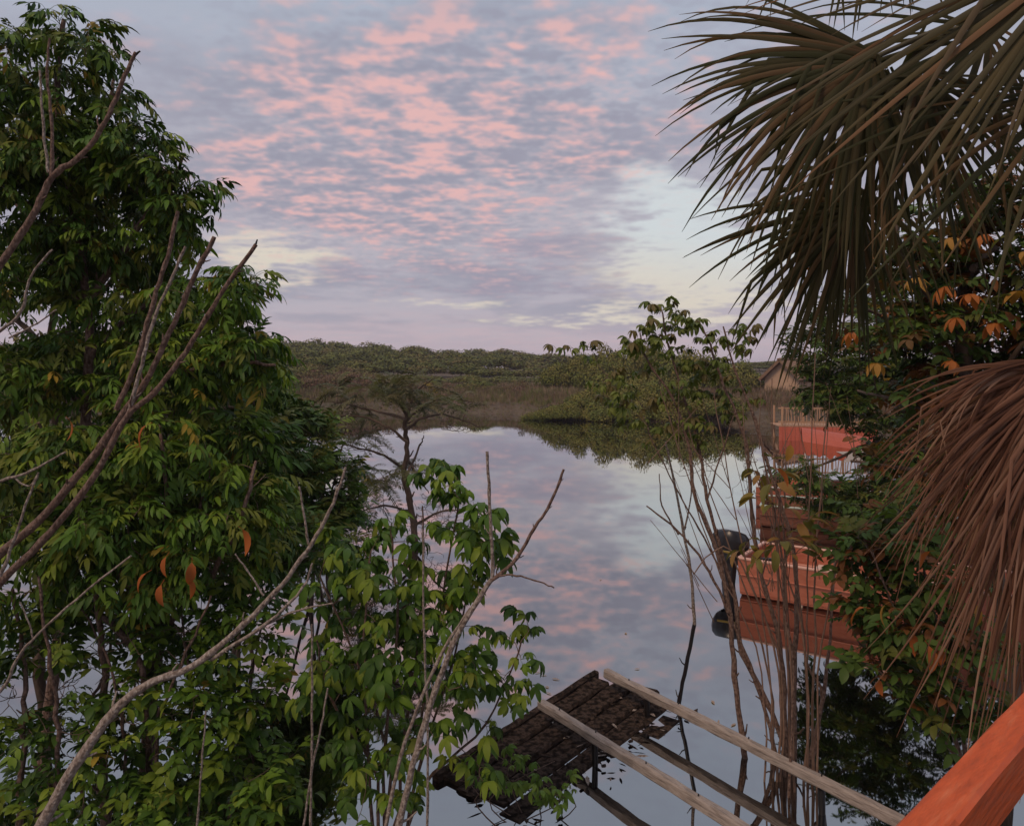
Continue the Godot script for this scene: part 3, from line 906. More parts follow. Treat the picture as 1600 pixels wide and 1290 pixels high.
	grow(u, [[100, 1010, 110, 70, 4.6, .45, 90], [260, 1000, 110, 70, 4.6, .45, 80], [180, 1120, 150, 70, 4.5, .4, 90], [60, 1110, 70, 80, 4.5, .4, 50]], 0, 1.0, [], .003, 1.0, true)
	grow(u, [[370, 1010, 74, 63, 4.6, .3, 21], [120, 980, 126, 52, 4.7, .4, 24], [290, 1040, 94, 63, 4.6, .35, 24], [330, 1120, 74, 63, 4.4, .3, 21], [410, 1100, 42, 52, 4.5, .2, 12], [80, 1160, 94, 52, 4.4, .3, 21], [230, 1160, 116, 47, 4.4, .3, 24], [390, 1180, 74, 52, 4.4, .3, 21], [150, 1240, 158, 42, 4.3, .3, 30], [60, 960, 90, 40, 4.7, .4, 16], [180, 970, 90, 40, 4.7, .4, 16], [300, 960, 80, 40, 4.7, .4, 14], [400, 960, 60, 40, 4.7, .3, 10], [60, 1050, 70, 40, 4.6, .3, 9], [200, 1060, 70, 40, 4.6, .3, 9], [350, 1250, 126, 42, 4.3, .3, 28]], 5, 0.8, g.slice(0, 5), .003)
	finish(u, "broad", M.bark, 160, gm)
	# sapling in front of the open water
	rng.seed = 54
	base = Vector3(-0.75, -0.35, -4.5)
	var a := plant("leafy_sapling", "many-stemmed sapling with hanging glossy leaves in front of the open water", "sapling", base)
	for q in [[575, 1200, 570, 990, 580, 860], [600, 1200, 620, 980, 610, 830], [640, 1210, 680, 1000, 720, 760], [610, 1210, 560, 1040, 500, 900], [650, 1220, 700, 1060, 740, 880], [660, 1230, 760, 1130, 815, 1000], [590, 1220, 520, 1100, 495, 1000], [625, 1210, 660, 960, 660, 790]]:
		stem(a, "stem", [base + Vector3(R(-.12, .12), 0, R(-.12, .12)), P(q[0], q[1], 4.5 + R(-.1, .1)), P(q[2], q[3], 4.5 + R(-.15, .15)), P(q[4], q[5], 4.5 + R(-.2, .2))], .013, .0045, M.bark_red, .008, 6)
	grow(a, [[690, 745, 55, 25, 4.4, .2, 6], [740, 790, 45, 25, 4.4, .2, 5], [610, 830, 40, 45, 4.5, .25, 5], [540, 860, 50, 35, 4.5, .25, 7], [700, 840, 55, 30, 4.5, .25, 6], [760, 850, 25, 40, 4.4, .2, 4], [600, 900, 60, 40, 4.5, .25, 6], [690, 900, 60, 40, 4.4, .25, 7], [520, 940, 40, 40, 4.5, .25, 4], [640, 960, 80, 40, 4.5, .3, 10], [560, 1000, 80, 40, 4.5, .3, 10], [720, 960, 50, 40, 4.4, .25, 6], [650, 1040, 90, 45, 4.4, .3, 13], [560, 1080, 80, 45, 4.5, .3, 10], [740, 1020, 50, 40, 4.4, .25, 6], [805, 990, 25, 45, 4.4, .2, 4], [800, 1050, 30, 35, 4.4, .2, 4], [690, 1110, 60, 45, 4.4, .25, 6], [600, 1150, 90, 50, 4.4, .3, 10], [510, 1050, 40, 50, 4.5, .25, 5], [740, 1180, 50, 40, 4.3, .2, 4], [560, 1230, 110, 40, 4.3, .3, 8]], 4, 0.95, g.slice(0, 5), .003)
	finish(a, "umbrella", M.bark_red, 300, gm)

func right_plants():
	# sapling with bare stems and umbrella leaves in front of the point
	rng.seed = 61
	var base := P(1225, 1195, 5.44)
	base.y = -0.3
	var s := plant("tall_sapling", "tall sapling with long bare stems and hanging leaves against the sky", "sapling", base)
	var D := 5.5
	for q in [[[1236, 1190], [1205, 1110], [1160, 1020], [1150, 940], [1130, 870], [1105, 780], [1090, 690], [1060, 590], [1040, 520], [1033, 478]],
			[[1226, 1190], [1225, 1080], [1215, 990], [1190, 900], [1175, 800], [1165, 690], [1130, 600], [1110, 540], [1090, 500]],
			[[1240, 1190], [1240, 1060], [1245, 960], [1240, 860], [1210, 760], [1180, 660], [1150, 580], [1130, 510]],
			[[1262, 1195], [1285, 1090], [1262, 1040], [1255, 980]],
			[[1268, 1195], [1290, 1060], [1300, 960], [1305, 860]],
			[[1215, 1190], [1190, 1090], [1140, 960], [1100, 880], [1060, 830], [1010, 790]],
			[[1165, 1190], [1150, 1080], [1140, 960], [1120, 860], [1085, 770], [1075, 690], [1050, 620], [1010, 560], [1000, 520]]]:
		var pts := []
		for k in q.size(): pts.append([q[k][0], q[k][1], D + 0.06 * k])
		if pts.size() < 7: stem(s, "stem", pts, .017, .006, M.bark_red, .006, 6)
		else: stem(s, "stem", pts, .024, .006, M.bark_red, .006, 6)
	for q in [[[1150, 940], [1100, 840], [1060, 770], [1025, 700], [1005, 650]], [[1175, 800], [1170, 740], [1178, 700]], [[1105, 780], [1130, 700], [1150, 640]], [[1060, 835], [1035, 790], [1030, 740]], [[1190, 900], [1215, 800], [1225, 700]]]:
		var pts := []
		for k in q: pts.append([k[0], k[1], D + .2])
		stem(s, "stem", pts, .008, .0035, M.bark_red, .005, 5)
	var tone := [Color(.105, .135, .030), Color(.085, .115, .026), Color(.125, .15, .034), Color(.115, .095, .036)]
	var tm := []
	for c in tone: tm.append(leaf_mat(c, .5))
	grow(s, [[1035, 500, 45, 25, 6.0, .25, 9], [1000, 530, 25, 25, 6.0, .2, 5], [1030, 550, 60, 30, 6.0, .3, 9], [1095, 520, 40, 30, 6.0, .25, 7], [1120, 560, 50, 30, 6.0, .3, 8], [1150, 520, 25, 30, 6.0, .2, 5], [1050, 600, 70, 35, 6.0, .35, 9], [1010, 640, 60, 35, 6.1, .35, 8], [1100, 640, 60, 40, 6.0, .35, 8], [1060, 670, 70, 30, 6.0, .3, 8], [1150, 620, 40, 40, 6.0, .25, 9], [960, 620, 40, 40, 6.1, .3, 9], [930, 545, 25, 14, 6.2, .15, 2], [880, 545, 12, 12, 6.2, .1, 1]], 4, 0.72, tone, .0028)
	grow(s, [[1090, 720, 80, 30, 6.0, .3, 36], [1150, 740, 50, 40, 6.0, .3, 30]], 0, 1.0, [], .0022, 1.0, true)
	finish(s, "umbrella", M.bark_red, 260, tm)
	# dry canes
	rng.seed = 62
	for k in 15:
		var bx := 1196.0 + k * 5.5 + R(-6, 6)
		var d := 5.2 + R(-.15, .15)
		var b0 := P(bx, 1200, d)
		b0.y = -0.25
		var o := plant("dry_cane", "thin leafless brown cane in the upright cluster standing in the water", "cane", b0, "leafless canes standing in the water")
		var tx := 1185.0 + (k - 7) * 17.0 + R(-50, 50)
		var ty := R(545, 700) if k % 3 != 2 else R(760, 900)
		stem(o, "stalk", [b0, P(bx + R(-8, 8), 1050, d), P(lerpf(bx, tx, .5) + R(-8, 8), 860, d), P(tx, ty, d)], R(.007, .012), .0035, M.cane, .012, 6)
		for j in 3:
			var y := R(700, 980)
			stem(o, "side_twig", [P(lerpf(bx, tx, (1200 - y) / (1200 - ty)), y, d), P(tx + R(-50, 50), y - R(80, 160), d + R(-.1, .1))], .0035, .0018, M.cane, .003, 4)
	# wet leaning stake with bare forked top
	var p0 := on_water(1060, 1105)
	p0.y = -0.3
	var st := plant("leaning_stake", "thin leaning stake with wet black foot and forked grey top in the water", "stake", p0)
	var dw := 6.32
	stem(st, "wet_foot", [p0, P(1060, 1105, dw), P(1072, 1040, dw), P(1085, 975, dw)], .017, .016, M.bark_wet, .003)
	stem(st, "stalk", [P(1085, 977, dw), P(1080, 900, dw), P(1068, 830, dw), P(1050, 740, dw), P(1040, 690, dw)], .015, .008, M.bark_pale, .004)
	stem(st, "side_twig", [P(1068, 830, dw), P(1080, 770, dw), P(1078, 700, dw)], .008, .004, M.bark_pale, .004, 5)
	# big bush with rusty leaves on the right
	var rusty := [Color(.055, .095, .02), Color(.07, .11, .022), Color(.05, .085, .02), Color(.09, .10, .022), Color(.15, .06, .02), Color(.11, .06, .02)]
	var dm := []
	for c in rusty: dm.append(leaf_mat(c, .5))
	rng.seed = 63
	base = Vector3(4.2, -0.2, -6.2)
	var t := plant("rusty_leaved_tree", "broad dark green tree with rusty orange leaves behind the palm fronds", "tree", base)
	stem(t, "trunk", [base, P(1560, 900, 6.2), P(1540, 700, 6.2), P(1500, 520, 6.2), P(1520, 380, 6.2), P(1540, 280, 6.2)], .08, .03, M.bark, .02)
	for q in [[[1540, 700], [1440, 640], [1340, 610]], [[1520, 600], [1430, 520], [1340, 480]], [[1505, 520], [1420, 420], [1400, 330]], [[1530, 640], [1600, 540], [1680, 480]], [[1520, 420], [1600, 330], [1640, 260]], [[1550, 800], [1440, 740], [1330, 720]]]:
		var pts := []
		for k in q: pts.append([k[0], k[1], 6.2 + R(-.4, .4)])
		stem(t, "limb", pts, .03, .01, M.bark, .015, 6)
	grow(t, [[1400, 520, 60, 50, 6.2, .6, 27], [1500, 520, 90, 60, 6.2, .7, 60], [1600, 520, 80, 60, 6.2, .7, 51], [1430, 420, 70, 50, 6.2, .6, 33], [1540, 400, 80, 60, 6.2, .6, 48], [1480, 340, 60, 50, 6.2, .5, 21], [1580, 300, 60, 60, 6.2, .5, 27], [1460, 620, 80, 50, 6.3, .6, 39], [1570, 640, 90, 60, 6.3, .6, 51], [1420, 720, 60, 50, 6.1, .5, 21], [1500, 760, 90, 60, 6.2, .5, 45], [1660, 420, 60, 120, 6.2, .6, 51]], 5, 1.0, rusty, .004)
	finish(t, "broad", M.bark, 300, dm)
	rng.seed = 67
	var ob := Vector3(6.6, -0.2, -11.8)
	var ov := plant("overhanging_tree", "dark small-leaved tree overhanging the moored boats", "tree", ob)
	stem(ov, "trunk", [ob, P(1440, 800, 11.8), P(1420, 680, 11.8), P(1400, 560, 11.8), P(1410, 470, 11.8)], .10, .035, M.bark, .02)
	for q in [[[1425, 700], [1370, 690], [1300, 720], [1240, 740]], [[1410, 620], [1340, 600], [1270, 610]], [[1400, 560], [1340, 520], [1290, 490]], [[1430, 760], [1380, 760], [1330, 790]], [[1410, 640], [1480, 600], [1540, 560]]]:
		var pts := []
		for k in q: pts.append([k[0], k[1], 11.8 + R(-.5, .5)])
		stem(ov, "limb", pts, .035, .012, M.bark, .015, 6)
	grow(ov, [[1280, 540, 30, 40, 11.8, .8, 22], [1330, 500, 60, 40, 11.8, .9, 49], [1330, 580, 70, 40, 11.8, .9, 68], [1410, 560, 70, 60, 11.8, 1.0, 68], [1300, 625, 50, 24, 11.8, .8, 35], [1380, 640, 70, 40, 11.8, .9, 59], [1250, 745, 30, 22, 11.6, .5, 20], [1300, 775, 50, 20, 11.6, .6, 30], [1370, 775, 50, 24, 11.6, .7, 34], [1330, 800, 50, 20, 11.4, .5, 20], [1420, 720, 60, 50, 11.8, .8, 46], [1380, 800, 50, 26, 11.6, .6, 22], [1490, 640, 70, 80, 11.8, .9, 54], [1410, 460, 60, 50, 11.8, .9, 40]], 6, 0.95, rusty.slice(0, 4), .005)
	finish(ov, "twiglet", M.bark, 220, dm)
	# orange five-fingered leaves
	rng.seed = 64
	var orange := leaf_mat(Color(.34, .115, .03), .6)
	var amber := leaf_mat(Color(.30, .16, .035), .6)
	var k9 := 0
	for q in [[1440, 432, 1.0], [1478, 455, 1.1], [1490, 470, .9], [1600, 455, 1.1], [1530, 510, 1.0], [1350, 385, .7], [1465, 380, .8], [1500, 505, .9], [1335, 520, .8], [1392, 575, .9], [1245, 415, .6], [1560, 370, .8], [1580, 400, .8], [1480, 560, .8]]:
		var o := part("orange_leaf", LEAF.umbrella[k9 % 3], orange if k9 % 3 else amber, t.node)
		o.transform = Transform3D(Basis.from_euler(Vector3(R(-.3, .5), R(-3, 3), R(-.3, .3))).scaled(Vector3.ONE * float(q[2]) * 1.35), P(q[0], q[1], 5.45) - t.node.position)
		k9 += 1
	# low bush before the boats
	rng.seed = 65
	base = Vector3(2.85, -0.3, -4.6)
	var b := plant("low_bush", "low dark bush with a few russet leaves overhanging the water beside the boat", "bush", base)
	for q in [[[1500, 1180], [1440, 1060], [1400, 960], [1360, 860]], [[1510, 1180], [1480, 1040], [1450, 920], [1430, 800]], [[1500, 1190], [1420, 1110], [1370, 1040], [1340, 1000]], [[1520, 1190], [1540, 1040], [1520, 940]]]:
		var pts := [base + Vector3(R(-.15, .15), 0, R(-.1, .1))]
		for k in q: pts.append([k[0], k[1], 4.6 + R(-.15, .15)])
		stem(b, "stem", pts, .016, .005, M.bark_red, .006, 6)
	grow(b, [[1390, 805, 40, 30, 4.8, .25, 8], [1350, 870, 50, 35, 4.7, .25, 16], [1400, 850, 45, 40, 4.7, .3, 14], [1330, 930, 30, 40, 4.7, .2, 7], [1400, 940, 70, 45, 4.6, .3, 26], [1460, 900, 50, 50, 4.6, .3, 16], [1440, 990, 80, 45, 4.5, .3, 28], [1390, 1040, 50, 30, 4.5, .2, 10], [1450, 1060, 50, 40, 4.5, .25, 12], [1520, 1040, 60, 60, 4.6, .3, 18], [1480, 1110, 60, 40, 4.5, .25, 12]], 4, 0.9, rusty.slice(0, 5), .003)
	finish(b, "broad", M.bark, 240, dm)
	for q in [[1360, 950, 1.0], [1445, 1000, 1.2], [1390, 940, .9], [1430, 990, .8], [1470, 1005, .8], [1500, 905, .9], [1515, 935, .9], [1375, 1060, .8], [1460, 860, .8], [1205, 730, .8], [1235, 690, .8]]:
		var o := part("russet_leaf", LEAF.single[k9 % 3], orange if k9 % 2 else amber, b.node if q[0] > 1300 else t.node)
		if k9 % 4 != 0: o.material_override = M.withered
		o.transform = Transform3D(Basis.from_euler(Vector3(R(.2, 1.0), R(-3, 3), R(-.5, .5))).scaled(Vector3.ONE * float(q[2])), P(q[0], q[1], 4.2) - (b.node if q[0] > 1300 else t.node).position)
		k9 += 1
	# small yellowing plant among the canes
	rng.seed = 66
	base = P(1230, 1195, 5.0)
	base.y = -0.25
	var y := plant("yellowing_sapling", "thin sapling with large yellow olive leaves among the bare canes", "sapling", base)
	stem(y, "stem", [base, P(1240, 1060, 5.0), P(1225, 950, 5.0), P(1225, 850, 5.0), P(1210, 740, 5.0)], .01, .004, M.bark_red, .006, 6)
	grow(y, [[1240, 830, 55, 40, 5.0, .2, 12], [1200, 750, 30, 50, 5.0, .2, 8], [1190, 860, 30, 25, 5.0, .15, 4]], 3, 1.0, [Color(.17, .13, .03), Color(.12, .11, .03), Color(.10, .09, .03), Color(.20, .11, .03)], .003)
	finish(y, "single", M.bark_red, 60, [leaf_mat(Color(.17, .13, .03)), leaf_mat(Color(.12, .11, .03)), leaf_mat(Color(.20, .11, .03))])

# ------------------------------------------------------------------ palm
func frond(parent: Node3D, hub: Vector3, axis: Vector3, normal: Vector3, count: int, span: float, length: float, droop: float, mats: Array, seed_: int, width := 0.03, from: Variant = null, ragged := 0.1, bias := 0.0, joined := false):
	rng.seed = seed_
	var off := parent.position
	var f := Node3D.new()
	var nf: int = parent.get_meta("_n_frond", 0)
	parent.set_meta("_n_frond", nf + 1)
	f.name = "frond" if nf == 0 else "frond_%03d" % nf
	parent.add_child(f)
	axis = axis.normalized()
	normal = (normal - axis * normal.dot(axis)).normalized()
	if from != null:
		var pb := Buf.new()
		var fr: Vector3 = from
		tube(pb, smooth_path(PackedVector3Array([fr - off, fr.lerp(hub, .5) + Vector3.UP * .12 - off, hub - off, hub + axis * length * .16 + Vector3.DOWN * .02 - off]), 4), .022, .008, 6)
		part("stalk", pb.mesh(), M.palm_stalk, f)
	var mass := []
	for q in mats: mass.append(Buf.new())
	for k in count:
		var t := (float(k) / (count - 1) - .5)
		var a := t * span + bias + R(-.06, .06) * (1.0 + 2.0 * ragged)
		var dir := axis.rotated(normal, a)
		var tone := rng.randi() % mats.size()
		var b: Buf = mass[tone] if joined else Buf.new()
		var p := hub + axis * length * .12 * (1.0 - absf(t) * 1.6) - off
		p += Vector3(R(-1, 1), R(-1, 1), R(-1, 1)) * .06 * ragged
		var ll := length * R(.74 - .3 * ragged, 1.08) * (1.0 - .25 * absf(t))
		var dr := droop * R(.45, 1.45)
		var segs := 11
		var d := dir
		var nn := (normal + Vector3(R(-.25, .25), R(-.25, .25), R(-.25, .25))).normalized()
		var prev := -1
		var curl := Vector3(R(-1, 1), R(-.4, .4), R(-1, 1)) * ragged
		var snap := rng.randi_range(3, 9) if rng.randf() < .16 else -1
		for s in segs + 1:
			var q := float(s) / segs
			var side := d.cross(nn)
			if side.length() < .02: side = d.cross(Vector3(.3, .2, 1))
			side = side.normalized()
			var up := side.cross(d).normalized()
			var w := width * .5 * (0.55 + 0.45 * minf(q * 5.0, 1.0)) * (1.0 - pow(q, 2.2)) + .0008
			var i0 := b.put(p, up)
			b.put(p - side * w - up * w * .55, (up - side * .5).normalized())
			b.put(p + side * w - up * w * .55, (up + side * .5).normalized())
			if prev >= 0:
				b.tri(prev, prev + 1, i0 + 1); b.tri(prev, i0 + 1, i0)
				b.tri(prev, i0 + 2, prev + 2); b.tri(prev, i0, i0 + 2)
			prev = i0
			if s == snap: d = (d * .5 + Vector3(R(-.5, .5), -1, R(-.5, .5)) * .8).normalized()
			d = (d + (Vector3.DOWN * dr * (.25 + 1.5 * q) + curl * q) / segs).normalized()
			p += d * ll / segs
		if not joined: part("leaflet", b.mesh(), mats[tone], f)
	if joined:
		for q in mats.size():
			if mass[q].v.size() > 0: part("leaflet_mass", mass[q].mesh(), mats[q], f).set_meta("kind", "stuff")
func palm():
	M.palm_stalk = plain(Color(.10, .09, .05), .6)
	var live := []
	for c in [Color(.042, .040, .018), Color(.060, .050, .024), Color(.034, .036, .015), Color(.10, .064, .032), Color(.048, .043, .019)]: live.append(leaf_mat(c, .7))
	var tan := []
	for c in [Color(.060, .052, .028), Color(.092, .068, .040), Color(.15, .085, .045), Color(.045, .04, .018), Color(.075, .06, .028)]: tan.append(leaf_mat(c, .7))
	var dead := []
	for c in [Color(.11, .052, .034), Color(.19, .10, .068), Color(.075, .036, .025), Color(.29, .175, .125), Color(.13, .064, .042), Color(.21, .12, .085)]: dead.append(leaf_mat(c, .9))
	rng.seed = 71
	var foot := Vector3(3.0, land(3.0, 3.1), -3.1)
	var p := thing("fan_palm", "fan palm with drooping olive fronds and hanging withered brown fronds", "palm tree", foot)
	var tb := Buf.new()
	var tp := PackedVector3Array()
	for k in 24: tp.append(Vector3(0.03 * sin(k * .4), -.2 + k * .2, 0))
	tube(tb, tp, .17, .14, 12, .08)
	part("trunk", tb.mesh(), M.bark, p)
	var top := foot + Vector3(0, 4.3, 0)
	# the frond whose fan arches to the left over the water
	frond(p, P(1378, 85, 3.3), Vector3(-.78, -.52, .12), Vector3(.15, .30, .93), 90, 2.5, 1.08, .85, live, 81, .030, top, .24)
	# near frond coming in from the corner
	frond(p, P(1760, -130, 2.85), Vector3(-.76, -.65, .0), Vector3(-.25, .40, .88), 48, 1.8, 1.55, .25, tan, 82, .030, top, .24)
	# frond above the frame
	frond(p, P(1420, -150, 3.6), Vector3(-.8, -.3, .2), Vector3(.1, .7, .6), 50, 3.8, .95, 1.5, live, 83, .030, top, .3)
	# lower frond behind
	frond(p, P(1345, 310, 3.9), Vector3(-.62, -.72, .05), Vector3(.2, .3, .93), 50, 1.9, 1.0, .5, live, 84, .028, top + Vector3(0, -.3, 0), .3)
	frond(p, P(1420, 90, 3.5), Vector3(.25, -.9, .2), Vector3(.1, .3, .95), 50, 2.2, 1.1, .5, live, 85, .026, top, .25)
	# older fronds further back in the same crown
	frond(p, P(1392, 95, 3.5), Vector3(-.45, -.85, -.1), Vector3(.1, .3, .95), 34, 2.2, 1.25, .6, live, 89, .024, top, .3, 0.0, true)
	frond(p, P(1560, 40, 3.3), Vector3(-.5, -.5, .2), Vector3(.1, .6, .7), 26, 3.0, 1.2, 1.0, live, 90, .024, top, .35, 0.0, true)
	frond(p, P(1330, 280, 4.0), Vector3(-.2, -.8, -.1), Vector3(.2, .5, .8), 50, 3.0, 1.05, 1.5, live, 92, .026, top, .5, 0.0, true)
	frond(p, P(1700, 120, 3.0), Vector3(-.7, -.6, .2), Vector3(-.2, .5, .8), 26, 2.2, 1.3, .5, live, 93, .022, top, .25, 0.0, true)
	# withered fronds hanging down the trunk
	var dp := thing("withered_palm_skirt", "hanging skirt of withered reddish brown palm fronds beside the orange rail", "palm frond", Vector3(2.05, 2.9, -2.9))
	frond(dp, P(1640, 570, 2.9), Vector3(-.74, -.42, .05), Vector3(-.1, .15, 1), 90, 1.1, .74, 1.3, dead, 86, .011, P(1760, 500, 2.95), .75)
	frond(dp, P(1645, 590, 2.75), Vector3(-.45, -.75, .05), Vector3(-.1, .1, 1), 110, 1.0, .95, .7, dead, 87, .011, P(1760, 500, 2.95), .6)
	frond(dp, P(1650, 620, 2.6), Vector3(-.15, -1.0, .05), Vector3(-.1, .1, 1), 100, .9, 1.25, .3, dead, 88, .012, P(1760, 500, 2.95), .5)
	frond(dp, P(1640, 580, 2.98), Vector3(-.5, -.6, .05), Vector3(-.1, .1, 1), 200, 1.3, .90, 1.0, dead, 94, .009, P(1760, 500, 2.95), .9, 0.0, true)

# ------------------------------------------------------------------ boats
func hull_ring(t: float, L: float, beam_: float, depth: float, inset: float) -> PackedVector3Array:
	# t 0 stern .. 1 bow; x along, y up, z across
	var full := 1.0 if t < .45 else sqrt(maxf(0.0, 1.0 - pow((t - .45) / .55, 2.2)))
	var hb := beam_ * .5 * (.9 + .1 * minf(t / .45, 1.0)) * full - inset
	hb = maxf(hb, .012)
	var sheer := depth + .18 * pow(t, 2.5)
	var keel := -.12 + .30 * pow(t, 5.0) + inset
	var x := t * L
	var half := [Vector2(0, keel), Vector2(hb * .62, keel + .05), Vector2(hb * .82, keel + .13), Vector2(hb * .86, keel + .15), Vector2(hb * .93, sheer * .52), Vector2(hb * .955, sheer * .56), Vector2(hb, sheer)]
	var out := PackedVector3Array()
	for k in range(half.size() - 1, 0, -1): out.append(Vector3(x, half[k].y, -half[k].x))
	for k in half.size(): out.append(Vector3(x, half[k].y, half[k].x))
	return out
func shell(L: float, beam_: float, depth: float, inset: float, t0: float, t1: float, close_stern: bool) -> ArrayMesh:
	var b := Buf.new()
	var N := 22
	var rings := []
	for k in N + 1: rings.append(hull_ring(lerpf(t0, t1, float(k) / N), L, beam_, depth, inset))
	for k in N:
		for s in rings[0].size() - 1: b.quad(rings[k][s], rings[k][s + 1], rings[k + 1][s + 1], rings[k + 1][s])
	if close_stern:
		var r: PackedVector3Array = rings[0]
		for s in r.size() / 2: b.quad(r[s], r[s + 1], r[r.size() - 2 - s], r[r.size() - 1 - s])
	return b.mesh()
func boat(o: Node3D, L: float, beam_: float, depth: float, outer: Material, inner: Material, rim: Material, bench: Material, benches: Array):
	part("hull", shell(L, beam_, depth, 0.0, 0.0, 1.0, true), outer, o)
	part("lining", shell(L, beam_, depth - .004, .022, 0.006, .985, true), inner, o)
	for s in [-1.0, 1.0]:
		var pts := PackedVector3Array()
		for k in 23:
			var r := hull_ring(k / 22.0, L, beam_, depth, .010)
			pts.append(r[0] if s < 0 else r[r.size() - 1])
		var b := Buf.new()
		tube(b, pts, .02, .02, 6)
		part("gunwale", b.mesh(), rim, o)
	for s in [-1.0, 1.0]:
		for h in [2, 5]:
			var pts := PackedVector3Array()
			for k in 20:
				var r := hull_ring(k / 20.0, L, beam_, depth, 0.0)
				pts.append(r[h - 1] if s < 0 else r[r.size() - h])
			var b := Buf.new()
			tube(b, pts, .012, .012, 5)
			part("strake", b.mesh(), outer, o)
	var tb := Buf.new()
	beam(tb, Vector3(.02, depth + .005, -beam_ * .44), Vector3(.02, depth + .005, beam_ * .44), .05, .03)
	part("transom_cap", tb.mesh(), rim, o)
	for k in 9:
		var r := hull_ring(.08 + k * .085, L, beam_, depth, .03)
		for s in [-1, 1]:
			var a := r[0] if s < 0 else r[r.size() - 1]
			var e := r[3] if s < 0 else r[r.size() - 4]
			var b := Buf.new()
			beam(b, a - Vector3(0, .03, 0), e, .03, .02, Vector3(1, 0, 0))
			part("rib", b.mesh(), inner, o)
	for t in benches:
		var r := hull_ring(t, L, beam_, depth, .03)
		var w := absf(r[0].z) * .95
		var b := Buf.new()
		beam(b, Vector3(t * L, depth * .58, -w), Vector3(t * L, depth * .58, w), .30, .035)
		beam(b, Vector3(t * L - .13, depth * .22, -w * .9), Vector3(t * L - .13, depth * .22, w * .9), .02, depth * .62)
		part("bench", b.mesh(), bench, o)
func outboard(o: Node3D, depth: float):
	var m := Node3D.new()
	m.name = "outboard_motor"
	o.add_child(m)
	m.position = Vector3(-.17, depth - .13, 0)
	m.rotation.z = -.06
	var b := Buf.new()        # cowl: rounded loft
	var prof := [[-.02, .10, .13], [.02, .13, .19], [.10, .15, .235], [.19, .155, .245], [.26, .145, .235], [.31, .12, .20], [.335, .07, .13], [.34, .01, .02]]
	var first := 0
	for k in prof.size():
		for s in 16:
			var a := TAU * s / 16.0
			var cx := signf(cos(a)) * pow(absf(cos(a)), .6)
			var cz := signf(sin(a)) * pow(absf(sin(a)), .6)
			var xo: float = -.10 - .02 * k * .3
			var nn := Vector3(cx, (k - 3) * .25, cz).normalized()
			b.put(Vector3(xo + cx * prof[k][2], prof[k][0], cz * prof[k][1]), nn)
	for k in prof.size() - 1:
		for s in 16:
			var a := k * 16 + s
			var e := k * 16 + (s + 1) % 16
			b.tri(a, e, a + 16); b.tri(e, e + 16, a + 16)
	part("cowl", b.mesh(), M.motor, m)
	var st := Buf.new()
	beam(st, Vector3(-.24, .085, .150), Vector3(.02, .085, .150), .012, .03)
	beam(st, Vector3(-.24, .085, -.150), Vector3(.02, .085, -.150), .012, .03)
	part("stripe", st.mesh(), M.motor_band, m)
	var lg := Buf.new()
	beam(lg, Vector3(-.10, .0, 0), Vector3(-.13, -.75, 0), .11, .17, Vector3(1, 0, 0), .03)
	part("leg", lg.mesh(), M.motor, m)
	var br := Buf.new()
	beam(br, Vector3(.0, -.03, 0), Vector3(.17, -.03, 0), .2, .1, Vector3.UP, .02)
	beam(br, Vector3(.15, -.16, 0), Vector3(.15, .03, 0), .18, .05, Vector3(1, 0, 0), .01)
	part("clamp_bracket", br.mesh(), M.motor, m)
	var hb := Buf.new()
	tube(hb, PackedVector3Array([Vector3(.1, .02, 0), Vector3(.35, .06, .03), Vector3(.6, .11, .06)]), .025, .022, 8)
	part("tiller", hb.mesh(), M.motor, m)
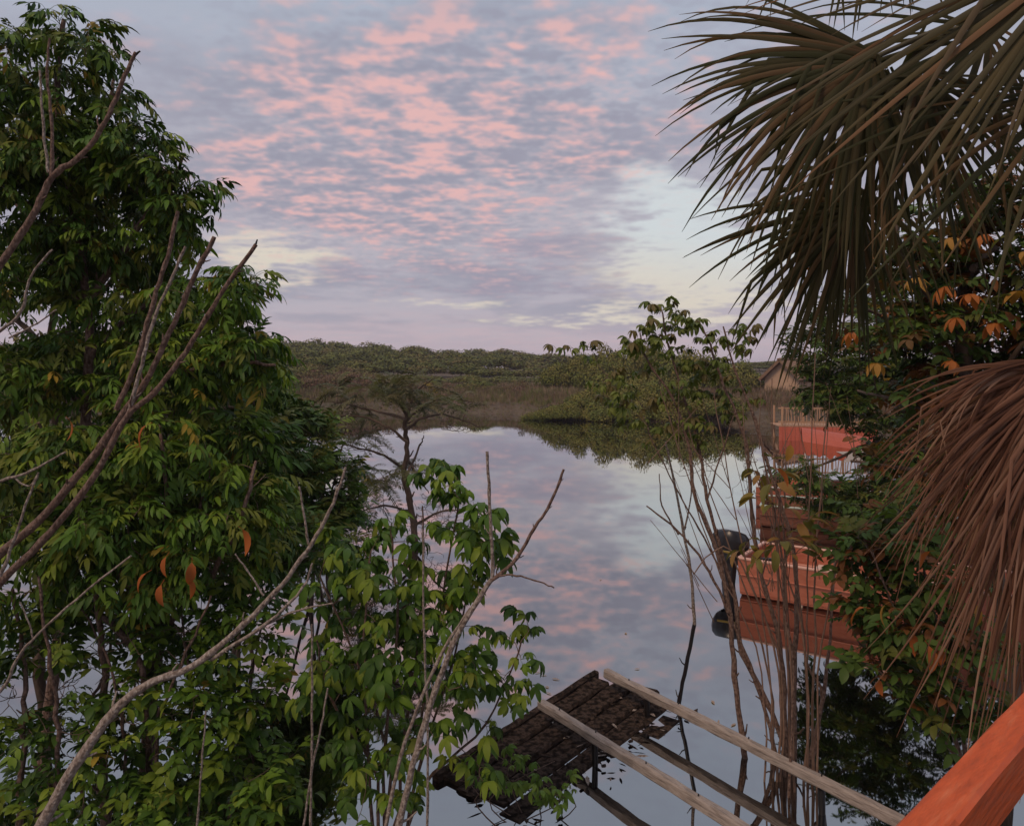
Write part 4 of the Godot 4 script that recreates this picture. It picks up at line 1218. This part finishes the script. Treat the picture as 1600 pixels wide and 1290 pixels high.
func boats():
	rng.seed = 91
	var at := Vector3(3.16, 0.03, -9.77)
	var o := thing("motorboat", "open orange red metal boat with black outboard motor", "boat", at)
	o.rotation.y = -atan2(.74, 1.02)
	boat(o, 5.2, 1.15, .47, M.hull, M.hull_in, M.gunwale, M.bench, [.17, .42, .66])
	outboard(o, .47)
	# second open boat, moored behind it
	var o2 := thing("open_boat", "red brown wooden open boat with pale green gunwale moored behind the orange motorboat", "boat", Vector3(4.75, 0.02, -14.0))
	o2.rotation.y = -.42
	boat(o2, 5.6, 1.3, .38, M.red_wood, M.red_wood, M.pale_green, M.red_wood, [.2, .45, .7])
	# canopy boat
	var o3 := thing("canopy_boat", "boat with orange scalloped canopy and a white patch on it", "boat", Vector3(5.3, 0.02, -16.0))
	o3.rotation.y = -.35
	boat(o3, 4.8, 1.5, .42, M.hull, M.hull_in, M.white, M.bench, [.3, .6])
	var roof := Buf.new()
	var ry := func(x: float, q: float) -> float: return 1.62 - .13 * (x - .9) - .22 * q * q
	for n in 6:
		for k in 8:
			var a0 := -1.0 + k * .25
			var a1 := a0 + .25
			var x0 := .9 + n * .4
			roof.quad(Vector3(x0, ry.call(x0, a0), a0 * .85), Vector3(x0 + .4, ry.call(x0 + .4, a0), a0 * .85), Vector3(x0 + .4, ry.call(x0 + .4, a1), a1 * .85), Vector3(x0, ry.call(x0, a1), a1 * .85))
	part("canopy", roof.mesh(), M.orange_cloth, o3)
	for s in [-1.0, 1.0]:
		for k in 12:
			var b := Buf.new()
			var x0 := .9 + k * .2
			for j in 6:
				var xa := x0 + .2 * j / 6.0
				var xb := x0 + .2 * (j + 1) / 6.0
				var ya: float = ry.call(xa, 1.0)
				var yb: float = ry.call(xb, 1.0)
				b.quad(Vector3(xa, ya + .004, s * .853), Vector3(xb, yb + .004, s * .853), Vector3(xb, yb - .16 - .10 * sin(PI * (j + 1) / 6.0), s * .90), Vector3(xa, ya - .16 - .10 * sin(PI * j / 6.0), s * .90))
			part("scallop", b.mesh(), M.orange_cloth, o3)
	for x in [1.0, 2.1, 3.15]:
		for s in [-1.0, 1.0]:
			var b := Buf.new()
			tube(b, PackedVector3Array([Vector3(x, .3, s * .66), Vector3(x, 1.40 - .13 * (x - .9), s * .80)]), .022, .022, 8)
			part("canopy_post", b.mesh(), M.white, o3)
	# white star-shaped patch on the canopy's side cloth
	var sb := Buf.new()
	var c := Vector3(1.9, 1.17, .905)
	var mid := sb.put(c, Vector3(0, 0, 1))
	for k in 10:
		var a := TAU * k / 10.0 + .3
		var rr := .34 if k % 2 == 0 else .16
		sb.put(c + Vector3(cos(a) * rr * 1.2, sin(a) * rr * .55, -sin(a) * rr * .16), Vector3(0, 0, 1))
	for k in 10: sb.tri(mid, mid + 1 + (k + 1) % 10, mid + 1 + k)
	part("star_patch", sb.mesh(), M.white, o3)
	# wooden pier with a slatted railing
	var pr := thing("pier", "wooden pier with slatted railing behind the canopy boat", "pier", Vector3(10.9, 0, -30.5))
	pr.rotation.y = -.12
	pr.scale = Vector3.ONE * .78
	for k in 22:
		var b := Buf.new()
		beam(b, Vector3(k * .22, .74, -1.0), Vector3(k * .22, .74, 1.0), .20, .05)
		part("deck_board", b.mesh(), M.pine, pr)
	for k in 24:
		var b := Buf.new()
		beam(b, Vector3(.0 + k * .203, -.15 + R(-.1, .1), 1.03), Vector3(.0 + k * .203, .70, 1.03), .19, .03, Vector3(0, 0, 1))
		part("fascia_board", b.mesh(), M.orange_cloth, pr)
	for k in 4:
		for z in [-.9, .9]:
			var b := Buf.new()
			tube(b, PackedVector3Array([Vector3(.1 + k * 1.5, -1.2, z), Vector3(.1 + k * 1.5, 1.72, z)]), .06, .055, 8)
			part("post", b.mesh(), M.pine, pr)
	for h in [.95, 1.65]:
		var b := Buf.new()
		beam(b, Vector3(-.1, h, .9), Vector3(4.8, h, .9), .06, .07)
		part("handrail", b.mesh(), M.pine, pr)
	for k in 30:
		var b := Buf.new()
		beam(b, Vector3(.1 + k * .155 + R(-.03, .03), .8, .96), Vector3(.1 + k * .155 + R(-.12, .04), 1.68, .96), .045, .025, Vector3(0, 0, 1))
		part("slat", b.mesh(), M.pine, pr)

# ------------------------------------------------------------------ pruned branches, raft, beams, rail
func foreground():
	rng.seed = 95
	var d := 3.4
	# pruned bare branches rising from the lower left
	var a := plant("pruned_branch", "bare forked branch with dark cut tip reaching up into the sky", "branch", P(-30, 905, d))
	stem(a, "stalk", [P(-260, 1150, d), P(-90, 960, d), P(0, 865, d), P(60, 815, d), P(140, 720, d), P(190, 650, d), P(225, 600, d), P(265, 520, d), P(300, 440, d), P(335, 370, d)], .021, .010, M.bark_red, .003, 8)
	stem(a, "fork", [P(182, 640, d), P(215, 560, d), P(240, 470, d), P(262, 400, d), P(278, 330, d)], .012, .009, M.bark_red, .003, 8)
	a.node.set_meta("label", "bare reddish branch forked in two whose cut tips stand before the leafy tree")
	var b := plant("pruned_branch", "bare branch with pale upright twig and long outer arm ending in a dark snag", "branch", P(-30, 945, d))
	stem(b, "stalk", [P(-260, 1200, d - .05), P(-80, 1000, d - .05), P(0, 910, d - .05), P(80, 830, d - .05), P(150, 740, d - .05), P(198, 650, d - .05), P(240, 615, d - .05), P(290, 550, d - .05), P(345, 460, d - .05), P(400, 382, d - .05)], .019, .009, M.bark_red, .003, 8)
	stem(b, "twig", [P(200, 648, d - .05), P(222, 570, d - .05), P(240, 500, d - .05), P(270, 430, d - .05), P(290, 385, d - .05)], .009, .006, M.bark_pale, .003, 7)
	stem(b, "snag", [P(399, 384, d - .05), P(402, 374, d - .05)], .005, .003, M.bark_wet, .001, 5)
	var c := plant("pruned_branch", "thick bare bough bent upward with a three-way fork high on the left", "branch", P(-60, 480, d + .2))
	stem(c, "stalk", [P(-330, 980, d + .2), P(-160, 680, d + .2), P(-60, 500, d + .2), P(0, 415, d + .2), P(50, 340, d + .2), P(82, 275, d + .2), P(125, 245, d + .2), P(165, 190, d + .2), P(190, 130, d + .2), P(212, 82, d + .2)], .022, .009, M.bark_red, .003, 8)
	stem(c, "fork", [P(80, 278, d + .2), P(82, 200, d + .2), P(74, 120, d + .2), P(78, 60, d + .2)], .009, .005, M.bark_red, .003, 7)
	stem(c, "twig", [P(76, 270, d + .2), P(68, 200, d + .2), P(62, 110, d + .2)], .008, .005, M.bark_pale, .003, 7)
	stem(c, "snag", [P(206, 92, d + .2), P(214, 84, d + .2), P(219, 80, d + .2)], .006, .004, M.bark_wet, .001, 5)
	var e := plant("pruned_branch", "long grey lichened bough slanting from the water up to two slim twigs", "branch", P(110, 1210, 3.3))
	stem(e, "stalk", [P(40, 1330, 3.2), P(115, 1200, 3.25), P(175, 1115, 3.3), P(225, 1072, 3.3), P(300, 1040, 3.35), P(370, 985, 3.4), P(430, 925, 3.4), P(480, 860, 3.4), P(515, 800, 3.4), P(540, 730, 3.4)], .023, .006, M.bark_pale, .003, 8)
	stem(e, "twig", [P(330, 1030, 3.38), P(400, 985, 3.3), P(450, 945, 3.25), P(478, 910, 3.25), P(488, 880, 3.25)], .009, .004, M.bark_pale, .003, 7)
	stem(e, "twig", [P(415, 975, 3.3), P(460, 955, 3.25), P(520, 942, 3.2)], .006, .003, M.bark_pale, .003, 6)
	stem(e, "twig", [P(482, 850, 3.4), P(476, 810, 3.4), P(467, 760, 3.4)], .006, .004, M.bark_pale, .003, 6)
	stem(e, "twig", [P(412, 930, 3.4), P(390, 895, 3.4), P(367, 865, 3.4)], .005, .003, M.bark_pale, .003, 6)
	var f := plant("pruned_branch", "pale branch before the open water forking into an upright stub and two curved arms", "branch", P(640, 1210, 3.6))
	stem(f, "stalk", [P(615, 1330, 3.5), P(645, 1195, 3.55), P(680, 1080, 3.6), P(715, 990, 3.6), P(768, 905, 3.6)], .017, .012, M.bark_pale, .003, 8)
	stem(f, "stub", [P(770, 905, 3.6), P(768, 850, 3.6), P(765, 770, 3.6), P(761, 705, 3.6)], .0095, .007, M.bark_pale, .003, 8)
	stem(f, "arm", [P(766, 908, 3.6), P(800, 880, 3.6), P(835, 825, 3.6), P(860, 785, 3.6), P(881, 733, 3.6)], .010, .006, M.bark_red, .003, 8)
	stem(f, "arm", [P(775, 900, 3.6), P(800, 898, 3.55), P(835, 906, 3.5), P(866, 918, 3.5)], .005, .003, M.bark_red, .003, 6)
	stem(f, "second_stalk", [P(600, 1310, 3.55), P(625, 1185, 3.58), P(680, 1040, 3.64), P(735, 950, 3.64)], .010, .007, M.bark_pale, .003, 7)
	for q in [["thin upright pale stake beside the sapling's left stems", [[485, 1320], [487, 1190], [488, 1080], [487, 975]], .007], ["thin pale leaning stick crossing the foot of the upright stake", [[470, 1320], [490, 1190], [503, 1130], [512, 1075]], .006], ["slim upright pale stem rising through the sapling's leaves", [[668, 1320], [668, 1120], [663, 1000], [661, 830]], .007], ["short pale stick standing among dark leaves under the grey bough", [[305, 1320], [315, 1200], [322, 1110]], .006]]:
		var g := plant("bare_stick", q[0], "stick", P(q[1][0][0], q[1][0][1], 3.9))
		var pts := []
		for k in q[1]: pts.append([k[0], k[1], 3.9])
		stem(g, "stalk", pts, q[2], q[2] * .75, M.bark_pale, .003, 7)
	for q in [["pale twig with one fork rising from the lower left edge", [[-120, 1190], [0, 1080], [20, 1040], [50, 1000], [120, 935], [205, 868]], [[52, 1000], [45, 970], [30, 940]]], ["pale curved twig in front of the leafy tree's left side", [[-60, 560], [10, 510], [35, 480], [50, 430], [82, 390]], [[14, 528], [50, 510], [88, 484]]], ["pale twig jutting level from the left edge below the reddish branches", [[-100, 790], [0, 752], [50, 735], [103, 706]], [[20, 745], [45, 760], [60, 738]]], ["upright pale twig crossing the paired reddish branches", [[0, 900], [20, 850], [40, 790], [60, 738]], [[40, 790], [48, 770], [56, 748]]]]:
		var g := plant("pale_twig", q[0], "twig", P(q[1][1][0], q[1][1][1], 3.2))
		var pts := []
		for k in q[1]: pts.append([k[0], k[1], 3.2])
		stem(g, "stalk", pts, .008, .004, M.bark_pale, .003, 7)
		pts = []
		for k in q[2]: pts.append([k[0], k[1], 3.2])
		stem(g, "fork", pts, .004, .003, M.bark_pale, .002, 6)
	# rotten raft
	rng.seed = 96
	var A := Vector3(-.37, 0, -5.4)
	var along := (Vector3(.78, 0, -6.85) - A).normalized()
	var across := Vector3(-along.z, 0, along.x)
	var raft := thing("sunken_raft", "dark rotten half-sunken raft of boards under two grey beams", "raft", Vector3(.5, 0, -5.8))
	for k in 6:
		var w := .19
		var s0: float = [-.22, -.26, -.20, -.28, -.15, -.1][k]
		var s1: float = [1.78, 1.86, 1.98, 1.9, 1.62, 1.32][k]
		var bb := Buf.new()
		var o0 := A + across * (.09 + k * (w + .006)) + along * s0 + Vector3(0, .0 - .012 * k + R(-.008, .008), 0)
		var o1 := A + across * (.09 + k * (w + .006)) + along * s1 + Vector3(0, .035 - .016 * k + R(-.01, .01), 0)
		beam(bb, o0 - raft.position, o1 - raft.position, w, .07, Vector3.UP, .016, 12, .007)
		part("board", bb.mesh(), M.rotten, raft)
	var eb := Buf.new()
	beam(eb, A + along * -.27 - raft.position + Vector3(0, .01, 0), A + along * 1.86 - raft.position + Vector3(0, .05, 0), .06, .10, Vector3.UP, .012, 16, .008)
	part("edge_beam", eb.mesh(), M.rotten, raft)
	for k in 150:      # rotted scraps and fallen leaves lying on the boards
		var q := A + along * R(-.3, 1.8) + across * R(.05, 1.0)
		var lift := .03
		var bb := Buf.new()
		var an := R(0, TAU)
		leaflet(bb, Vector3.ZERO, Vector3(cos(an), .1, sin(an)), Vector3(R(-.3, .3), 1, R(-.3, .3)), R(.04, .13), R(.015, .04), R(-.1, .3), R(-.3, .4), 3)
		part("scrap", bb.mesh(), M.bark_pale if k % 5 == 0 else M.rotten, raft, q - raft.position + Vector3(0, lift + R(-.015, .01), 0))
	var wb0 := Vector3(.05, -.1, -4.75)
	var wd := plant("raft_weed", "small bright green sprouting weed at the raft's near edge", "weed", wb0)
	for k in 7:
		stem(wd, "stem", [wb0 + Vector3(R(-.2, .3), 0, R(-.1, .1)), wb0 + Vector3(R(-.3, .4), R(.2, .3), R(-.1, .1)), wb0 + Vector3(R(-.4, .5), R(.3, .52), R(-.15, .15))], .005, .002, M.bark_red, .004, 4)
	grow(wd, [[770, 1200, 50, 25, 4.75, .2, 7], [840, 1215, 60, 20, 4.75, .2, 8], [880, 1240, 50, 20, 4.7, .2, 6]], 3, 0.6, [Color(.095, .165, .026), Color(.12, .18, .03)], .002)
	finish(wd, "umbrella", M.bark_red, 80, [leaf_mat(Color(.095, .165, .026)), leaf_mat(Color(.12, .18, .03))])
	# two weathered beams of the broken jetty
	var bd := Vector3(.68, 0, 1.0).normalized()
	var i := 0
	for q in [[P(845, 1105, 5.95), 3.3, "weathered grey beam lying across the raft's dark boards", .10], [P(947, 1058, 6.55), 4.2, "long weathered grey beam reaching from the raft toward the bank past the canes", .10]]:
		var st0: Vector3 = q[0]
		var o := thing("jetty_beam", q[2], "beam", Vector3(st0.x, 0, st0.z), "beams of the broken jetty")
		var bb := Buf.new()
		beam(bb, Vector3.ZERO, Vector3(float(q[1]), .02, 0), .066, .074, Vector3.UP, .012, 30, .005)
		part("plank", bb.mesh(), M.plank, o, Vector3(0, .2, 0)).rotation.y = atan2(-bd.z, bd.x)
		for t in ([.12, .5, .9] if i == 1 else [.2, .85]):
			var lb := Buf.new()
			var pp: Vector3 = bd * float(q[1]) * t
			tube(lb, PackedVector3Array([pp + Vector3(0, -.7, 0), pp + Vector3(.01, -.2, 0), pp + Vector3(0, .16, 0)]), .022, .02, 7, .08)
			part("post", lb.mesh(), M.bark_wet, o)
		for t in [.07, .2, .36, .5, .63, .78]:
			var nb := Buf.new()
			var pp: Vector3 = bd * float(q[1]) * t + Vector3(R(-.015, .015), .238 + .02 * t, 0)
			tube(nb, PackedVector3Array([pp + Vector3(0, -.02, 0), pp + Vector3(.003, .014, 0)]), .004, .005, 6)
			part("nail", nb.mesh(), M.bark_wet, o)
		i += 1
	# floating leaves
	rng.seed = 97
	for q in [[845, 1050], [855, 1055], [862, 1060], [858, 1075], [876, 1081], [826, 1071], [829, 1080], [977, 988], [1000, 1045], [812, 1098], [796, 1102], [900, 1098], [862, 1085], [1112, 1094], [1122, 1131], [940, 905], [1150, 1130], [840, 1081]]:
		var o := MeshInstance3D.new()
		var bb := Buf.new()
		var an := R(0, TAU)
		leaflet(bb, Vector3.ZERO, Vector3(cos(an), .02, sin(an)), Vector3.UP, R(.05, .085), R(.014, .026), .02, .3, 4)
		o.mesh = bb.mesh()
		if not M.has("float"): M.float = leaf_mat(Color(.36, .27, .22), .5)
		o.material_override = M.float
		o.name = numbered("floating_leaf")
		tag(o, "small pale fallen leaf floating on the open water by the raft", "leaf", "leaves floating on the water")
		add_child(o)
		o.position = on_water(q[0], q[1]) + Vector3(0, .004, 0)
	# orange rail of the deck
	var r0 := Vector3(.7616, 2.2, -1.2936)
	var r1 := Vector3(1.12, 2.2, -1.617)
	var dir := (r1 - r0).normalized()
	var side := Vector3(-dir.z, 0, dir.x)
	var mid := r0 + side * .032
	var rail := thing("deck_railing", "orange painted wooden handrail at the deck's edge", "railing", Vector3(mid.x, 0, mid.z) + dir * -.5)
	var hb := Buf.new()
	var c0 := mid - dir * 1.2 - rail.position
	var c1 := mid + dir * 3.0 - rail.position
	beam(hb, Vector3.ZERO, Vector3(c0.distance_to(c1), 0, 0), .066, .10, Vector3.UP, .007, 40, .0014)
	part("handrail", hb.mesh(), M.rail, rail, Vector3(c0.x, 2.15, c0.z)).rotation.y = atan2(-dir.z, dir.x)
	for t in [-1.1, .1 - .9, 1.6, 2.9]:
		var pb := Buf.new()
		var pp: Vector3 = mid + dir * t - rail.position
		var gx: Vector3 = rail.position + pp
		beam(pb, Vector3(pp.x, land(gx.x, -gx.z) - .2, pp.z), Vector3(pp.x, 2.1, pp.z), .06, .06, dir, .005)
		part("post", pb.mesh(), M.rail, rail)
